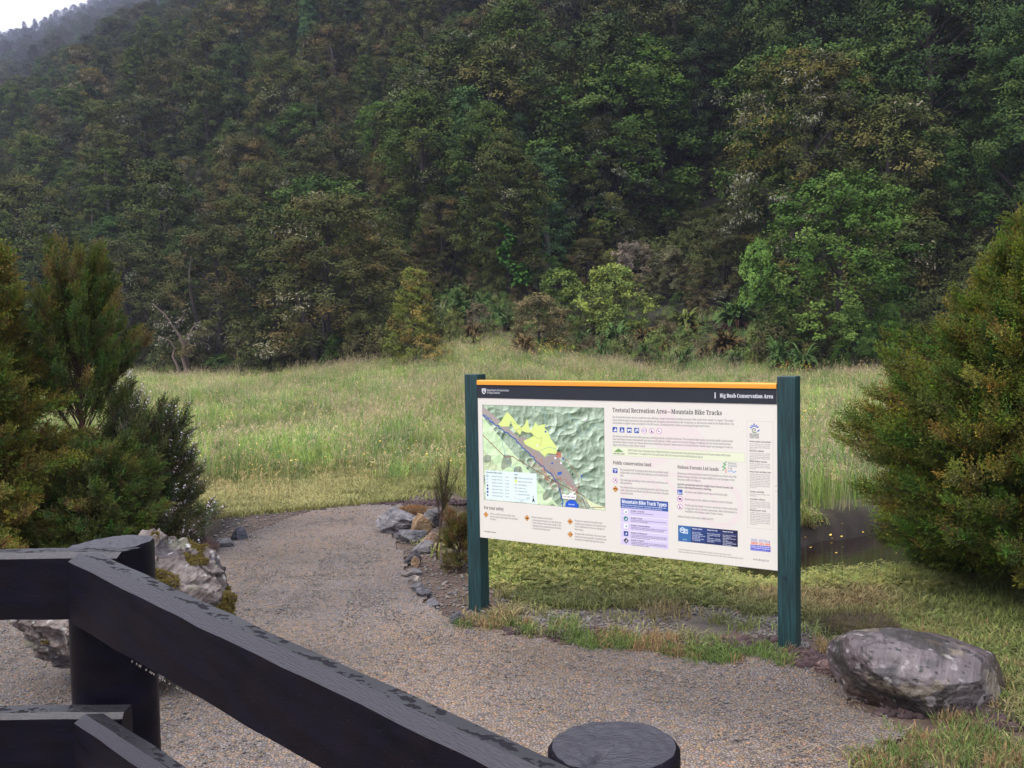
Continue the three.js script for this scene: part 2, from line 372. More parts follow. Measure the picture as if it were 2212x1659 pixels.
stone(15, 912, 948, 1158, 1192, [0.4, 0.27, 0.18], [0.26, 0.17, 0.12], 'peach_rock', 'peach coloured angular rock beside the shrub', { detail: 15 });
stone(16, 893, 936, 1166, 1196, GREY, [0.2, 0.18, 0.18], 'flat_rock', 'low flat grey rock in front of the peach rock', { sit: 0.2 });
stone(17, 856, 918, 1144, 1172, DGREY, GREY, 'flat_rock', 'low dark grey rock at the foot of the large slab', { sit: 0.22 });
stone(18, 876, 912, 1194, 1221, PURP, DGREY, 'dark_rock', 'dark purple brown rock by the path edge', { rz: 0.3 });
stone(19, 888, 908, 1204, 1226, PINK, TAN, 'small_stone', 'small rusty stone beside the dark purple rock');
stone(20, 866, 908, 1226, 1248, [0.22, 0.17, 0.15], GREY, 'small_stone', 'pinkish grey stone in the path edging', { sit: 0.3 });
stone(21, 884, 914, 1244, 1272, PALE, [0.2, 0.18, 0.18], 'pale_rock', 'pale angular stone in the path edging', { sit: 0.32 });
stone(22, 890, 916, 1262, 1282, GREY, DGREY, 'small_stone', 'small grey stone below the pale edging stone');
stone(23, 902, 932, 1272, 1293, [0.16, 0.15, 0.17], DGREY, 'small_stone', 'bluish grey stone in the path edging');
stone(24, 922, 948, 1292, 1312, GREY, [0.18, 0.17, 0.18], 'small_stone', 'small grey stone at the end of the path edging');
stone(25, 970, 1000, 1326, 1349, [0.17, 0.17, 0.2], DGREY, 'grey_stone', 'rounded grey stone beside the sign post on the map side', { detail: 14 });
stone(26, 498, 532, 1144, 1168, [0.1, 0.105, 0.13], [0.05, 0.05, 0.065], 'dark_stone', 'bluish dark stone on the far side of the path');
stone(27, 464, 504, 1160, 1184, GREY, [0.19, 0.18, 0.18], 'flat_rock', 'flat pale grey stone next to the bluish dark stone', { sit: 0.22 });
stone(28, 416, 470, 1160, 1196, [0.075, 0.035, 0.028], [0.035, 0.02, 0.018], 'earth_clod', 'dark red brown clod of earth by the path', { deep: 0.6 });
stone(29, 424, 456, 1192, 1210, PALE, [0.2, 0.17, 0.15], 'flat_rock', 'pale flat stone half sunk beside the mossy boulder', { sit: 0.15 });
stone(30, 1766, 1812, 1424, 1462, [0.24, 0.15, 0.14], [0.17, 0.11, 0.11], 'pink_rock', 'dull pink rock leaning against the grey boulder', { detail: 16, deep: 0.5 });

{ // big smooth grey boulder on the right
  const c = at(1992, 1462, 4.24), gy = height(c.x, c.z);
  const root = thing('grey_boulder', 'large smooth wet grey boulder beside a dark green sign post', 'boulder', [c.x, gy, c.z]);
  const col = (x, y, z, ny, o) => {
    const v = clamp(0.5 + 0.9 * N3(x * 3.2, y * 4.2, z * 3.2) + 0.35 * N3(x * 11, y * 11, z * 11));
    let c = mixc([0.1, 0.076, 0.08], [0.17, 0.14, 0.144], v);                    // lavender grey stone
    const rust = smooth(0.12, 0.34, N3(x * 4.6 + 4, y * 4.6 + 8.2, z * 4.6) + 0.3 * N3(x * 15, y * 15, z * 15) - 0.1);
    c = mixc(c, [0.075, 0.05, 0.035], rust * 0.85);                                 // brown stains with ragged edges
    const dark = smooth(0.1, 0.26, N3(x * 2.7 + 21, y * 3.4 + 3, z * 2.7) + 0.35 * N3(x * 13 + 4, y * 13, z * 13));
    c = mixc(c, [0.04, 0.036, 0.034], dark * 0.8);                                  // dark algae in ragged patches
    if (Math.abs(N3(x * 2.1 + 40, y * 2.9, z * 2.1) + 0.12 * N3(x * 14, y * 14, z * 14)) < 0.012) c = mixc(c, [0.03, 0.025, 0.025], 0.8); // hairline cracks
    c = mixc(c, [0.24, 0.2, 0.15], 0.7 * smooth(0.34, 0.4, N3(x * 5 + 9, y * 7 + 2, z * 5) + 0.2 * N3(x * 24, y * 24, z * 24))); // tan lichen patch
    if (N3(x * 22 + 3, y * 22, z * 22) > 0.46) c = mixc(c, [0.33, 0.3, 0.3], 0.8); // lichen spots
    if (N3(x * 38 + 13, y * 38, z * 38 + 7) > 0.5) c = [0.02, 0.018, 0.02];         // pits
    return c;
  };
  const g = rockGeo(301, 0.43, 0.235, 0.3, {
    detail: 50, rough: 0.26, cuts: 9, cut: 0.74, fine: 0.018, freq: 1.15, ridge: 0.012,
    shape: (p) => { // blunt left end, flat top sloping down to the right, undercut below
      p.y -= p.x * 0.27; if (p.x < -0.75) p.x = -0.75 + (p.x + 0.75) * 0.45;
      if (p.y > 0.62 - p.x * 0.27) p.y = 0.62 - p.x * 0.27 + (p.y - 0.62 + p.x * 0.27) * 0.4;
      if (p.y < -0.3) { p.x *= 1 - 0.22 * smooth(-0.3, -0.9, p.y); p.z *= 1 - 0.2 * smooth(-0.3, -0.9, p.y); }
      const dent = Math.exp(-(((p.x - 0.36) / 0.2) ** 2) - (((p.y + 0.02) / 0.26) ** 2)); if (p.z > 0) p.multiplyScalar(1 - 0.045 * dent);
    },
  }, col);
  const b = part('stone', g, wetRockMat, root); b.position.y = 0.085; b.rotation.y = 0.12;
}
const mossSpots = [];
{ // pale pinkish boulder with moss, behind the fence
  const c = at(285, 1352, 4.5), gy = height(c.x, c.z);
  const root = thing('mossy_boulder', 'pale pinkish craggy boulder with golden moss behind the black fence', 'boulder', [c.x, gy, c.z]);
  const mossAt = (x, y, z) => N3(x * 5.2 + 2, y * 5.2 + 9.1, z * 5.2 + 1) + 0.5 * N3(x * 14, y * 14, z * 14) + 0.25 * smooth(-0.05, 0.42, x);
  const col = (x, y, z) => {
    const v = clamp(0.5 + N3(x * 5, y * 5, z * 5) + 0.5 * N3(x * 17, y * 17, z * 17));
    let c = mixc([0.13, 0.1, 0.095], [0.27, 0.225, 0.205], v);
    const crack = Math.abs(N3(x * 4.1 + 7, y * 3.1, z * 4.1)); if (crack < 0.035) c = [0.045, 0.035, 0.032];
    c = mixc(c, [0.1, 0.085, 0.095], smooth(0.2, 0.4, N3(x * 7 + 31, y * 7, z * 7)));
    c = mixc(c, [0.2, 0.2, 0.14], 0.6 * smooth(0.25, 0.4, N3(x * 9, y * 9 + 17, z * 9) + 0.3 * N3(x * 30, y * 30, z * 30)));
    c = mixc(c, [0.11, 0.075, 0.035], smooth(0.26, 0.4, mossAt(x, y, z)));
    if (N3(x * 26 + 3, y * 26, z * 26) > 0.46) c = [0.42, 0.4, 0.38];
    return c;
  };
  const g = rockGeo(302, 0.52, 0.415, 0.4, {
    detail: 76, rough: 0.3, cuts: 16, cut: 0.68, fine: 0.04, freq: 1.7, ridge: 0.075,
    shape: (p) => {
      const low = smooth(0.15, -0.95, p.y); p.x = p.x * (1 - 0.46 * low) + 0.02 * low; p.z *= 1 - 0.25 * low;
      p.y += 0.12 * (Math.abs(N3(p.x * 2.2, p.y * 1.4 + 4, p.z * 2.2)) - 0.2) + 0.1 * p.x;
      const e = Math.abs(N3(p.x * 2.3 + 5, p.y * 3.1, p.z * 2.3)); if (e < 0.08) p.multiplyScalar(1 - 0.05 * (1 - e / 0.08));
    },
  }, col);
  const b = part('stone', g, rockMat, root); b.position.y = 0.33; b.rotation.y = 0.25;
  // moss cushions where the stone holds them
  const P = g.attributes.position, n = g.attributes.normal, r = rng(41), list = [], tuft = [];
  for (let k = 0; k < 9; k++) { const a = r() * 6.28, s = 0.35 + 0.5 * r(), dx = Math.cos(a) * s, dz = Math.sin(a) * s; tuft.push(-dz * 0.22, 0, dx * 0.22, dz * 0.22, 0, -dx * 0.22, dx, 0.7 + 0.5 * r(), dz); }
  const tg = new THREE.BufferGeometry(); tg.setAttribute('position', new THREE.Float32BufferAttribute(tuft, 3)); tg.computeVertexNormals();
  const up = V(0, 1, 0), nv = V(), q = new THREE.Quaternion(), q2 = new THREE.Quaternion();
  for (let i = 0; i < P.count; i++) {
    const x = P.getX(i), y = P.getY(i), z = P.getZ(i), m = mossAt(x, y, z);
    if (m < 0.36 || n.getY(i) < -0.35) continue;
    for (let k = 0; k < 2; k++) {
      nv.set(n.getX(i), n.getY(i), n.getZ(i)); q.setFromUnitVectors(up, nv).multiply(q2.setFromAxisAngle(up, r() * 6.28));
      const s = 0.005 + 0.006 * r(), j = 0.01;
      list.push({ m: new THREE.Matrix4().compose(V(x + (r() - 0.5) * j, y + (r() - 0.5) * j, z + (r() - 0.5) * j), q, V(s, s * (0.8 + r()), s)), c: mixc([0.12, 0.085, 0.02], [0.2, 0.16, 0.03], r()) });
    }
  }
  const mo = instanced('moss', tg, std({ roughness: 1 }), list, b); mo.userData.label = 'golden green moss cushions on the stone';
}

// ---------------------------------------------------------------- black timber fence
{
  const root = thing('timber_fence', 'wet black painted timber fence with round posts and flat rails', 'fence', [0, 0, 0]);
  const film = (() => { // water film: patches with an outline of their own
    const S = 512, r = rng(9), val = (i, j) => { const u = i / S, v = j / S, w = 6.2832; return N3(1.5 * Math.cos(u * w), 1.5 * Math.sin(u * w), v * 22) + 0.6 * N3(4 * Math.cos(u * w) + 9, 4 * Math.sin(u * w), v * 38) + 0.3 * N3(11 * Math.cos(u * w), 11 * Math.sin(u * w), v * 70); };
    const f = new Float32Array(S * S); for (let j = 0; j < S; j++) for (let i = 0; i < S; i++) f[j * S + i] = smooth(-0.3, -0.2, val(i, j));
    return {
      rough: dataTex(S, S, (i, j) => { const k = mix(0.9, 0.45, f[j * S + i]); return [k, k, k]; }),
      spec: dataTex(S, S, (i, j) => [1, 1, 1, mix(0.25, 1, f[j * S + i])]),
      bump: dataTex(S, S, (i, j) => { const k = f[j * S + i] * 0.8 + r() * 0.05; return [k, k, k]; }),
    };
  })();
  const face = (() => { // paint with weathered grain, run marks and pale specks
    const S = 512, r = rng(19), g = new Float32Array(S * S * 3);
    for (let j = 0; j < S; j++) for (let i = 0; i < S; i++) {
      const grain = 0.75 + 0.3 * N2(i * 0.012, j * 0.03) + 0.1 * N2(i * 0.05, j * 0.6) + 0.14 * (r() - 0.5);
      const warm = clamp(0.5 + 1.2 * N2(i * 0.01 + 4, j * 0.02)), o = (j * S + i) * 3;
      g[o] = mix(0.075, 0.1, warm) * grain; g[o + 1] = mix(0.07, 0.078, warm) * grain; g[o + 2] = mix(0.13, 0.115, warm) * grain;
    }
    for (let k = 0; k < 260; k++) { const i = Math.floor(r() * S), j = Math.floor(r() * S), o = (j * S + i) * 3, v = 0.25 + 0.3 * r(); g[o] = v; g[o + 1] = v; g[o + 2] = v * 1.05; }
    return { map: dataTex(S, S, (i, j) => { const o = (j * S + i) * 3; return [g[o], g[o + 1], g[o + 2]]; }, true), bump: dataTex(S, S, (i, j) => { const k = 0.5 + 0.6 * N2(i * 0.05, j * 0.6) + 0.25 * (r() - 0.5); return [k, k, k]; }) };
  })();
  const faceMat = phys({ map: face.map, bumpMap: face.bump, bumpScale: 0.0003, roughness: 0.5, specularIntensity: 0.22 });
  const topMat = phys({ color: new THREE.Color().setRGB(0.014, 0.013, 0.017), roughnessMap: film.rough, roughness: 1, specularIntensityMap: film.spec, bumpMap: film.bump, bumpScale: 0.0016 });
  const skySheenMat = phys({ color: new THREE.Color().setRGB(0.022, 0.02, 0.028), roughness: 0.5, bumpMap: face.bump, bumpScale: 0.0009 }); // chamfer: sky sheen painted in as a lighter lavender grey base colour
  // A rail: rectangular section with a chamfered upper front edge, run from a to b (both at the foot of the front face)
  function rail(a, b, hgt, thick, opts = {}) {
    const dir = b.clone().sub(a), L = dir.length(); dir.normalize();
    const back = V(dir.z, 0, -dir.x).normalize(); if (back.z > 0) back.negate();
    const ch = opts.chamfer || 0.02, prof = [[0, 0, 0], [0, hgt - ch, 0], [ch * 0.95, hgt, 1], [thick - 0.004, hgt, 1], [thick, hgt - 0.005, 0], [thick, 0, 0]], nS = Math.ceil(L / 0.03), r = rng(opts.seed || 3);
    const pos = [], uv = [], nf = [], nt = [], nc = []; let run = 0;
    for (let k = 0; k < prof.length; k++) {
      const p0 = prof[k], p1 = prof[(k + 1) % prof.length], w = Math.hypot(p1[0] - p0[0], p1[1] - p0[1]), top = k === 1 || k === 2, base = pos.length / 3;
      for (let i = 0; i <= nS; i++) for (const [q, e] of [[p0, 0], [p1, 1]]) {
        const s = i / nS, wob = 0.0022 * N2(s * L * 9, q[0] * 60 + q[1] * 11 + 5) + 0.004 * N2(s * L * 2.2, 8 + q[1] * 3);
        const skew0 = (opts.miter0 || 0) * q[0] * (1 - s), skew1 = (opts.miter1 || 0) * q[0] * s;
        const v = a.clone().addScaledVector(dir, s * L + skew0 + skew1).addScaledVector(back, q[0] + wob * 0.6); v.y += q[1] + wob;
        pos.push(v.x, v.y, v.z); uv.push(s * L / 0.4, (run + e * w) / 0.4);
      }
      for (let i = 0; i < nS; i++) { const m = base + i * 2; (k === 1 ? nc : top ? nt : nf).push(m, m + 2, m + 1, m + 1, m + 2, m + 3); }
      run += w;
    }
    for (const s of [0, nS]) { const base = pos.length / 3; for (let k = 0; k < prof.length; k++) { const q = prof[k], sk = (s ? (opts.miter1 || 0) : (opts.miter0 || 0)) * q[0], v = a.clone().addScaledVector(dir, (s / nS) * L + sk).addScaledVector(back, q[0]); pos.push(v.x, v.y + q[1], v.z); uv.push(q[0] / 0.55, q[1] / 0.55); } for (let k = 1; k + 1 < prof.length; k++) nf.push(base, base + k, base + k + 1); }
    const g = new THREE.BufferGeometry(); g.setAttribute('position', new THREE.Float32BufferAttribute(pos, 3)); g.setAttribute('uv', new THREE.Float32BufferAttribute(uv, 2));
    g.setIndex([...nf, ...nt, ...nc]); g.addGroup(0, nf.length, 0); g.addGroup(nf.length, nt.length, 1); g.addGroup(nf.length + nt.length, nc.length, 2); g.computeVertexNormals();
    const m = new THREE.Mesh(g, [faceMat, topMat, skySheenMat]); m.name = 'rail'; m.castShadow = m.receiveShadow = true; root.add(m); return m;
  }
  const down = (v, d) => v.clone().setY(v.y - d);
  const ta = at(146, 1217, 2.15), tb = at(1045, 1657, 1.255), tdir = tb.clone().sub(ta).normalize();
  const rTop = rail(down(ta, 0.133), down(tb, 0.133).addScaledVector(tdir, 0.55), 0.155, 0.052, { seed: 4, miter0: 0.9 });
  const la = at(-900, 1232, 2.14), lb = at(250, 1217, 2.155);
  rail(down(la, 0.128), down(lb, 0.128), 0.15, 0.06, { seed: 5, miter1: 0.6, chamfer: 0.012 }).position.z -= 0.006;
  const lla = at(-900, 1578, 2.14), llb = at(262, 1563, 2.155);
  rail(down(lla, 0.13), down(llb, 0.13), 0.15, 0.06, { seed: 6, chamfer: 0.012 }).position.z -= 0.006;
  const lra = ta.clone().setY(at(150, 1566, 2.15).y);
  rail(down(lra, 0.133), down(lra, 0.133 + 0.05).addScaledVector(tdir, 1.9).setY(lra.y - 0.19), 0.155, 0.052, { seed: 7, miter0: 0.9 });
  // round posts with a sawn, slightly sloping top
  function post(name, px0, px1, py, dia, tilt, seed, opts = {}) {
    const D = FOCAL * dia / (px1 - px0), c = at((px0 + px1) / 2, py, D), n = 72, rows = 26, R = dia / 2, pos = [], uv = [], side = [], cap = [];
    const rad = (a, y) => R * (1 + 0.018 * N3(Math.cos(a) * 1.5, Math.sin(a) * 1.5 + seed, y * 2) + 0.008 * N3(Math.cos(a) * 9, Math.sin(a) * 9, y * 0.8 + seed));
    const topY = (x, z) => c.y + tilt[0] * x + tilt[1] * z + 0.0025 * N2(x * 60, z * 60 + seed);
    for (let j = 0; j <= rows; j++) for (let i = 0; i <= n; i++) {
      const a = i / n * 6.2832, y = j / rows, ch = j === rows ? 1 - (opts.ch || 0.03) : 1, rr = rad(a, y) * ch, x = Math.cos(a) * rr, z = Math.sin(a) * rr, ty = topY(x, z) - (j === rows ? 0 : j === rows - 1 ? 0.004 : 0);
      const yy = j >= rows - 1 ? (j === rows ? ty : ty - 0.004) : mix(-0.3, ty - 0.02, j / (rows - 2));
      pos.push(c.x + x, yy, c.z + z); uv.push(a * R / 0.55, yy / 0.55);
      if (i < n && j < rows) { const m = j * (n + 1) + i; side.push(m, m + 1, m + n + 1, m + 1, m + n + 2, m + n + 1); }
    }
    for (let j = 0; j <= 14; j++) for (let i = 0; i <= n; i++) {
      const a = i / n * 6.2832, rr = rad(a, 1) * (1 - (opts.ch || 0.03)) * (1 - j / 14), x = Math.cos(a) * rr, z = Math.sin(a) * rr, k = j === 0 ? 0 : 0.0012 * Math.sin(rr * 700 + 2 * Math.sin(a * 3)) - (opts.crack ? 0.012 * Math.exp(-(((Math.sin(a - opts.crack) * rr) / 0.005) ** 2)) * (Math.cos(a - opts.crack) > 0 ? smooth(0.1, 0.5, rr / R) : 0) : 0);
      const base = pos.length / 3; pos.push(c.x + x, topY(x, z) + k, c.z + z); uv.push(x / 0.4, z / 0.4);
      if (i < n && j < 14) cap.push(base, base + 1, base + n + 1, base + 1, base + n + 2, base + n + 1);
    }
    const g = new THREE.BufferGeometry(); g.setAttribute('position', new THREE.Float32BufferAttribute(pos, 3)); g.setAttribute('uv', new THREE.Float32BufferAttribute(uv, 2));
    g.setIndex([...side, ...cap]); g.addGroup(0, side.length, 0); g.addGroup(side.length, cap.length, 1); g.computeVertexNormals();
    const capMat = phys({ color: new THREE.Color().setRGB(0.03, 0.028, 0.038), roughness: 0.42, bumpMap: face.bump, bumpScale: 0.0015, specularIntensity: 0.9 });
    const m = new THREE.Mesh(g, [faceMat, capMat]); m.name = name; m.castShadow = m.receiveShadow = true; root.add(m); return c;
  }
  post('post', 150, 329, 1174, 0.2, [0.06, 0.0], 1);
  post('post', 1180, 1472, 1610, 0.18, [0.03, 0.0], 2, { ch: 0.07, crack: 2.2 });
  // rain drops hanging under the long rail
  const dg = new THREE.SphereGeometry(1, 8, 6), r = rng(31), drops = [];
  for (let k = 0; k < 60; k++) {
    const s = 0.3 + k * 0.0075 + 0.006 * r(); if (r() < 0.62) continue;
    const v = down(ta, 0.133 + 0.0035).addScaledVector(tdir, s); v.y = mix(ta.y - 0.1385, tb.y - 0.1385, s / ta.distanceTo(tb));
    drops.push({ m: mat4(v.x - 0.003, v.y, v.z - 0.004, 0, 0, 0, 0.0015, 0.0026, 0.0015) });
  }
  instanced('rain_drops', dg, phys({ roughness: 0.03, transmission: 1, thickness: 0.004, ior: 1.33 }), drops, root);
}

// ---------------------------------------------------------------- information sign
{
  const pl = at(1030.5, 1066, 5.72), pr = at(1704.5, 1110, 4.743);
  const mid = pl.clone().add(pr).multiplyScalar(0.5), len = Math.hypot(pr.x - pl.x, pr.z - pl.z), yaw = -Math.atan2(pr.z - pl.z, pr.x - pl.x), gy = 0;
  const root = thing('information_sign', 'large cream information board with trail map between two dark green posts', 'sign', [mid.x, gy, mid.z]);
  root.rotation.y = yaw;
  const P = 0.088, topY = at(1025, 808, 5.72).y, inner = len - P;
  const grain = dataTex(128, 512, (i, j) => { const k = 0.82 + 0.3 * N2(i * 0.25, j * 0.012) + 0.12 * N2(i * 0.9, j * 0.05) + 0.06 * N2(i * 3.1, j * 2.7); return [k, k, k]; }, true);
  const postMat = std({ color: new THREE.Color().setRGB(0.011, 0.055, 0.06), roughness: 0.5, map: grain, bumpMap: grain, bumpScale: 0.0012 });
  const postGeo = (() => {
    const h = topY + 0.3, s = new THREE.Shape(), q = P / 2 - 0.004; s.moveTo(-q, -q); s.lineTo(q, -q); s.lineTo(q, q); s.lineTo(-q, q);
    const g = new THREE.ExtrudeGeometry(s, { depth: h - 0.008, bevelEnabled: true, bevelSize: 0.004, bevelThickness: 0.004, bevelSegments: 2, steps: 1 });
    g.rotateX(-Math.PI / 2); g.translate(0, -0.296, 0);
    const u = []; for (let i = 0; i < g.attributes.position.count; i++) u.push((g.attributes.position.getX(i) + g.attributes.position.getZ(i)) / 0.18, g.attributes.position.getY(i) / 0.8);
    g.setAttribute('uv', new THREE.Float32BufferAttribute(u, 2)); return g;
  })();
  for (const s of [-1, 1]) {
    const p = part('post', postGeo, postMat, root); p.position.x = s * len / 2;
    if (s === 1) { // dark bolt recess low on the front face
      const b = part('bolt', new THREE.CylinderGeometry(0.011, 0.011, 0.006, 18).rotateX(Math.PI / 2), std({ color: new THREE.Color().setRGB(0.006, 0.02, 0.03), roughness: 0.5 }), p); b.position.set(-0.008, at(1700, 1245, 4.74).y, P / 2 + 0.001);
    }
  }
  const pTop = at(1040, 830.8, 5.68).y, pBot = at(1044, 1159, 5.68).y, PH = pTop - pBot, zf = P / 2 - 0.003, headH = PH * 88 / 1044;
  // printed face
  const W = 2048, H = 1044, cv = document.createElement('canvas'); cv.width = W; cv.height = H; const c = cv.getContext('2d');
  const T = (s, x, y, size, col = '#3a3638', f = 'serif', w = '', fit) => { c.fillStyle = col; c.font = `${w} ${size}px ${f}`; if (fit) { const m = c.measureText(s).width; c.save(); c.translate(x, y); c.scale(fit / m, 1); c.fillText(s, 0, 0); c.restore(); } else c.fillText(s, x, y); };
  const R = (x, y, w, h, col) => { c.fillStyle = col; c.fillRect(x, y, w, h); };
  const line = (pts, col, w, close, fill) => { c.beginPath(); pts.forEach(([x, y], i) => (i ? c.lineTo(x, y) : c.moveTo(x, y))); if (close) c.closePath(); if (fill) { c.fillStyle = fill; c.fill(); } if (col) { c.strokeStyle = col; c.lineWidth = w; c.lineJoin = 'round'; c.stroke(); } };
  const circ = (x, y, r, col, w, fill) => { c.beginPath(); c.arc(x, y, r, 0, 7); if (fill) { c.fillStyle = fill; c.fill(); } if (col) { c.strokeStyle = col; c.lineWidth = w; c.stroke(); } };
  R(0, 0, W, H, '#dad6cd');
  { // faint rider and bicycle behind the text
    const wm = '#dcd1cd';
    circ(1702, 688, 128, wm, 36); circ(1205, 688, 128, wm, 32);
    line([[1310, 190], [1330, 135], [1390, 118], [1430, 150], [1436, 205], [1400, 240], [1330, 240]], null, 0, true, wm);
    line([[1300, 240], [1430, 215], [1560, 240], [1640, 330], [1650, 400], [1560, 440], [1480, 400], [1440, 430], [1330, 380], [1280, 330]], null, 0, true, wm);
    line([[1330, 380], [1230, 470], [1260, 500], [1400, 440]], null, 0, true, wm);
    line([[1480, 400], [1620, 410], [1600, 520], [1560, 700], [1480, 720], [1420, 690], [1500, 640], [1500, 500]], null, 0, true, wm);
    line([[1205, 688], [1320, 520], [1560, 540], [1702, 688], [1500, 690], [1320, 520]], wm, 20);
  }
  { // map
    const X = 37, Y = 135, w = 916, h = 648; c.save(); c.beginPath(); c.rect(X, Y, w, h); c.clip();
    R(X, Y, w, h, '#93a68c');
    const im = c.getImageData(X, Y, w, h), d = im.data; // relief print
    const hh = (i, j) => { const a = N2(i * 0.007, j * 0.009), b = N2(i * 0.017 + 9, j * 0.019), e = N2(i * 0.05, j * 0.05 + 5); return Math.abs(a) * 1.3 + Math.abs(b) * 0.7 + e * 0.1; };
    for (let j = 0; j < h; j++) for (let i = 0; i < w; i++) {
      const k = (hh(i + 1, j + 1) - hh(i - 1, j - 1)) * 5.2, o = (j * w + i) * 4, vl = j > 80 + i * 0.98 ? 1 : 0, base = vl ? (j - i * 0.98 > 300 ? [190, 205, 165] : [198, 224, 178]) : [146, 166, 142], s = vl ? 50 : 150;
      const n = vl && N2(i * 0.012 + 40, j * 0.012) > 0.12 && j > 330 ? [140, 152, 128] : base;
      for (let q = 0; q < 3; q++) d[o + q] = clamp(n[q] - k * s, 60, 245);
    }
    c.putImageData(im, X, Y);
    line([[37, 140], [37, 214], [177, 290], [298, 365], [424, 472], [559, 575], [622, 660], [600, 610], [460, 470], [340, 360], [220, 270]], null, 0, true, '#a39a92');
    line([[298, 365], [345, 335], [400, 350], [440, 400], [520, 470], [610, 420], [640, 500], [700, 560], [760, 660], [748, 677], [690, 640], [559, 575], [424, 472]], null, 0, true, '#9b928c');
    line([[234, 179], [205, 215], [190, 240], [163, 265], [190, 278], [250, 275], [262, 240], [290, 300], [333, 329], [345, 300], [380, 310], [420, 310], [440, 330], [400, 350], [359, 368], [372, 390], [440, 420], [480, 430], [519, 466], [530, 450], [555, 440], [600, 445], [612, 425], [600, 410], [615, 403], [570, 350], [545, 300], [529, 285], [520, 275], [529, 251], [490, 258], [470, 265], [454, 240], [430, 280], [410, 300], [400, 260], [388, 220], [370, 260], [345, 280], [310, 255], [270, 210]], '#b8d070', 2, true, '#d5e98a');
    line([[250, 275], [262, 240], [310, 262]], '#8a8a60', 2); line([[333, 329], [300, 300], [345, 280], [350, 330], [420, 310]], '#8f7a52', 2.5); line([[440, 330], [470, 350], [500, 340], [490, 390], [450, 400]], '#a5905a', 2.5); line([[480, 430], [520, 410], [560, 400], [600, 410]], '#6f98a0', 2.5);
    const wob = (pts, a, s) => { const o = []; for (let i = 0; i + 1 < pts.length; i++) for (let k = 0; k < 12; k++) { const t = k / 12, x = mix(pts[i][0], pts[i + 1][0], t), y = mix(pts[i][1], pts[i + 1][1], t); o.push([x + a * N2(x * 0.05 + s, y * 0.05), y + a * N2(x * 0.05, y * 0.05 + s)]); } o.push(pts[pts.length - 1]); return o; };
    const river = [[37, 205], [60, 222], [177, 290], [298, 365], [424, 472], [559, 575], [622, 640], [632, 690], [649, 784]];
    line(wob(river, 16, 1), '#1d4f9e', 7); line(wob([[40, 200], [80, 215], [130, 262]], 12, 4), '#2a62b0', 4); line(wob([[180, 330], [196, 400], [214, 484]], 8, 6), '#6c9fc0', 3); line(wob([[214, 484], [260, 540], [330, 600]], 14, 8), '#6c9fc0', 3);
    for (const [a, b] of [[[500, 135], [525, 250]], [[560, 330], [700, 250]], [[700, 180], [790, 330]], [[650, 480], [760, 380]], [[700, 640], [860, 560]], [[800, 300], [930, 240]]]) line(wob([a, [(a[0] + b[0]) / 2 + 12, (a[1] + b[1]) / 2 - 10], b], 22, a[0]), '#86aebc', 2.5);
    line(wob([[37, 342], [214, 484], [269, 475], [420, 545], [575, 613], [660, 650], [748, 677], [790, 710], [820, 784]], 3, 2), '#7c3b30', 4.5);
    for (let k = 0; k < 16; k++) { const r = rng(500 + k), x = 400 + r() * 330, y = x * 0.72 + 110 + r() * 110; line(wob([[x, y], [x + 40 + r() * 50, y + 30 + r() * 60], [x + 70 + r() * 70, y + 90 + r() * 60]], 26, k), r() < 0.5 ? '#a2493a' : '#c76b58', 1.8); }
    line(wob([[640, 450], [720, 520], [770, 590], [745, 677]], 18, 3), '#b04a3a', 2); line(wob([[748, 677], [790, 600], [780, 560]], 10, 5), '#5c5a50', 2);
    R(606, 430, 36, 34, 'rgba(190,110,95,.85)');
    for (const [x, y] of [[528, 300], [575, 505], [655, 470], [790, 575]]) circ(x, y, 7, null, 0, '#3c55b0');
    for (const [x, y] of [[598, 470], [640, 500], [465, 395]]) R(x - 6, y - 6, 12, 12, '#f2eef2');
    line([[724, 560], [732, 569], [724, 578], [716, 569]], null, 0, true, '#2c2c34'); line([[615, 560], [650, 555], [640, 575], [612, 580]], null, 0, true, '#3c62b4');
    T('Big Bush Forest', 540, 448, 11, '#3c4a34', 'sans-serif', 'bold'); T('State Highway 63', 300, 505, 9, '#6a3a30', 'sans-serif');
    line([[668, 784], [672, 755], [700, 735], [735, 735], [765, 765], [762, 784]], '#16408e', 3, true, '#1f55c8'); T('Black Hill', 690, 768, 10, '#dfe8ff', 'sans-serif', 'bold');
    line([[760, 690], [800, 720], [850, 784], [953, 784], [953, 760], [880, 745]], '#a5b58c', 2, true, '#d6dfb4'); line(wob([[748, 677], [800, 700], [846, 773], [953, 762]], 6, 9), '#7c3b30', 3.5); line(wob([[775, 690], [830, 760], [880, 784]], 8, 3), '#5f93b0', 3);
    line([[690, 700], [745, 672], [722, 705]], null, 0, true, '#f5f3ee'); R(646, 702, 100, 27, '#f5f3ee'); T('YOU ARE HERE', 652, 721, 12.5, '#2c2a2c', 'sans-serif', 'bold', 88);
    T('St Arnaud', 885, 742, 11, '#303030', 'sans-serif', 'bold');
    R(51, 579, 404, 200, '#d9e9ea'); T('Mountain bike tracks', 59, 598, 15, '#25323a', 'sans-serif', 'bold', 128);
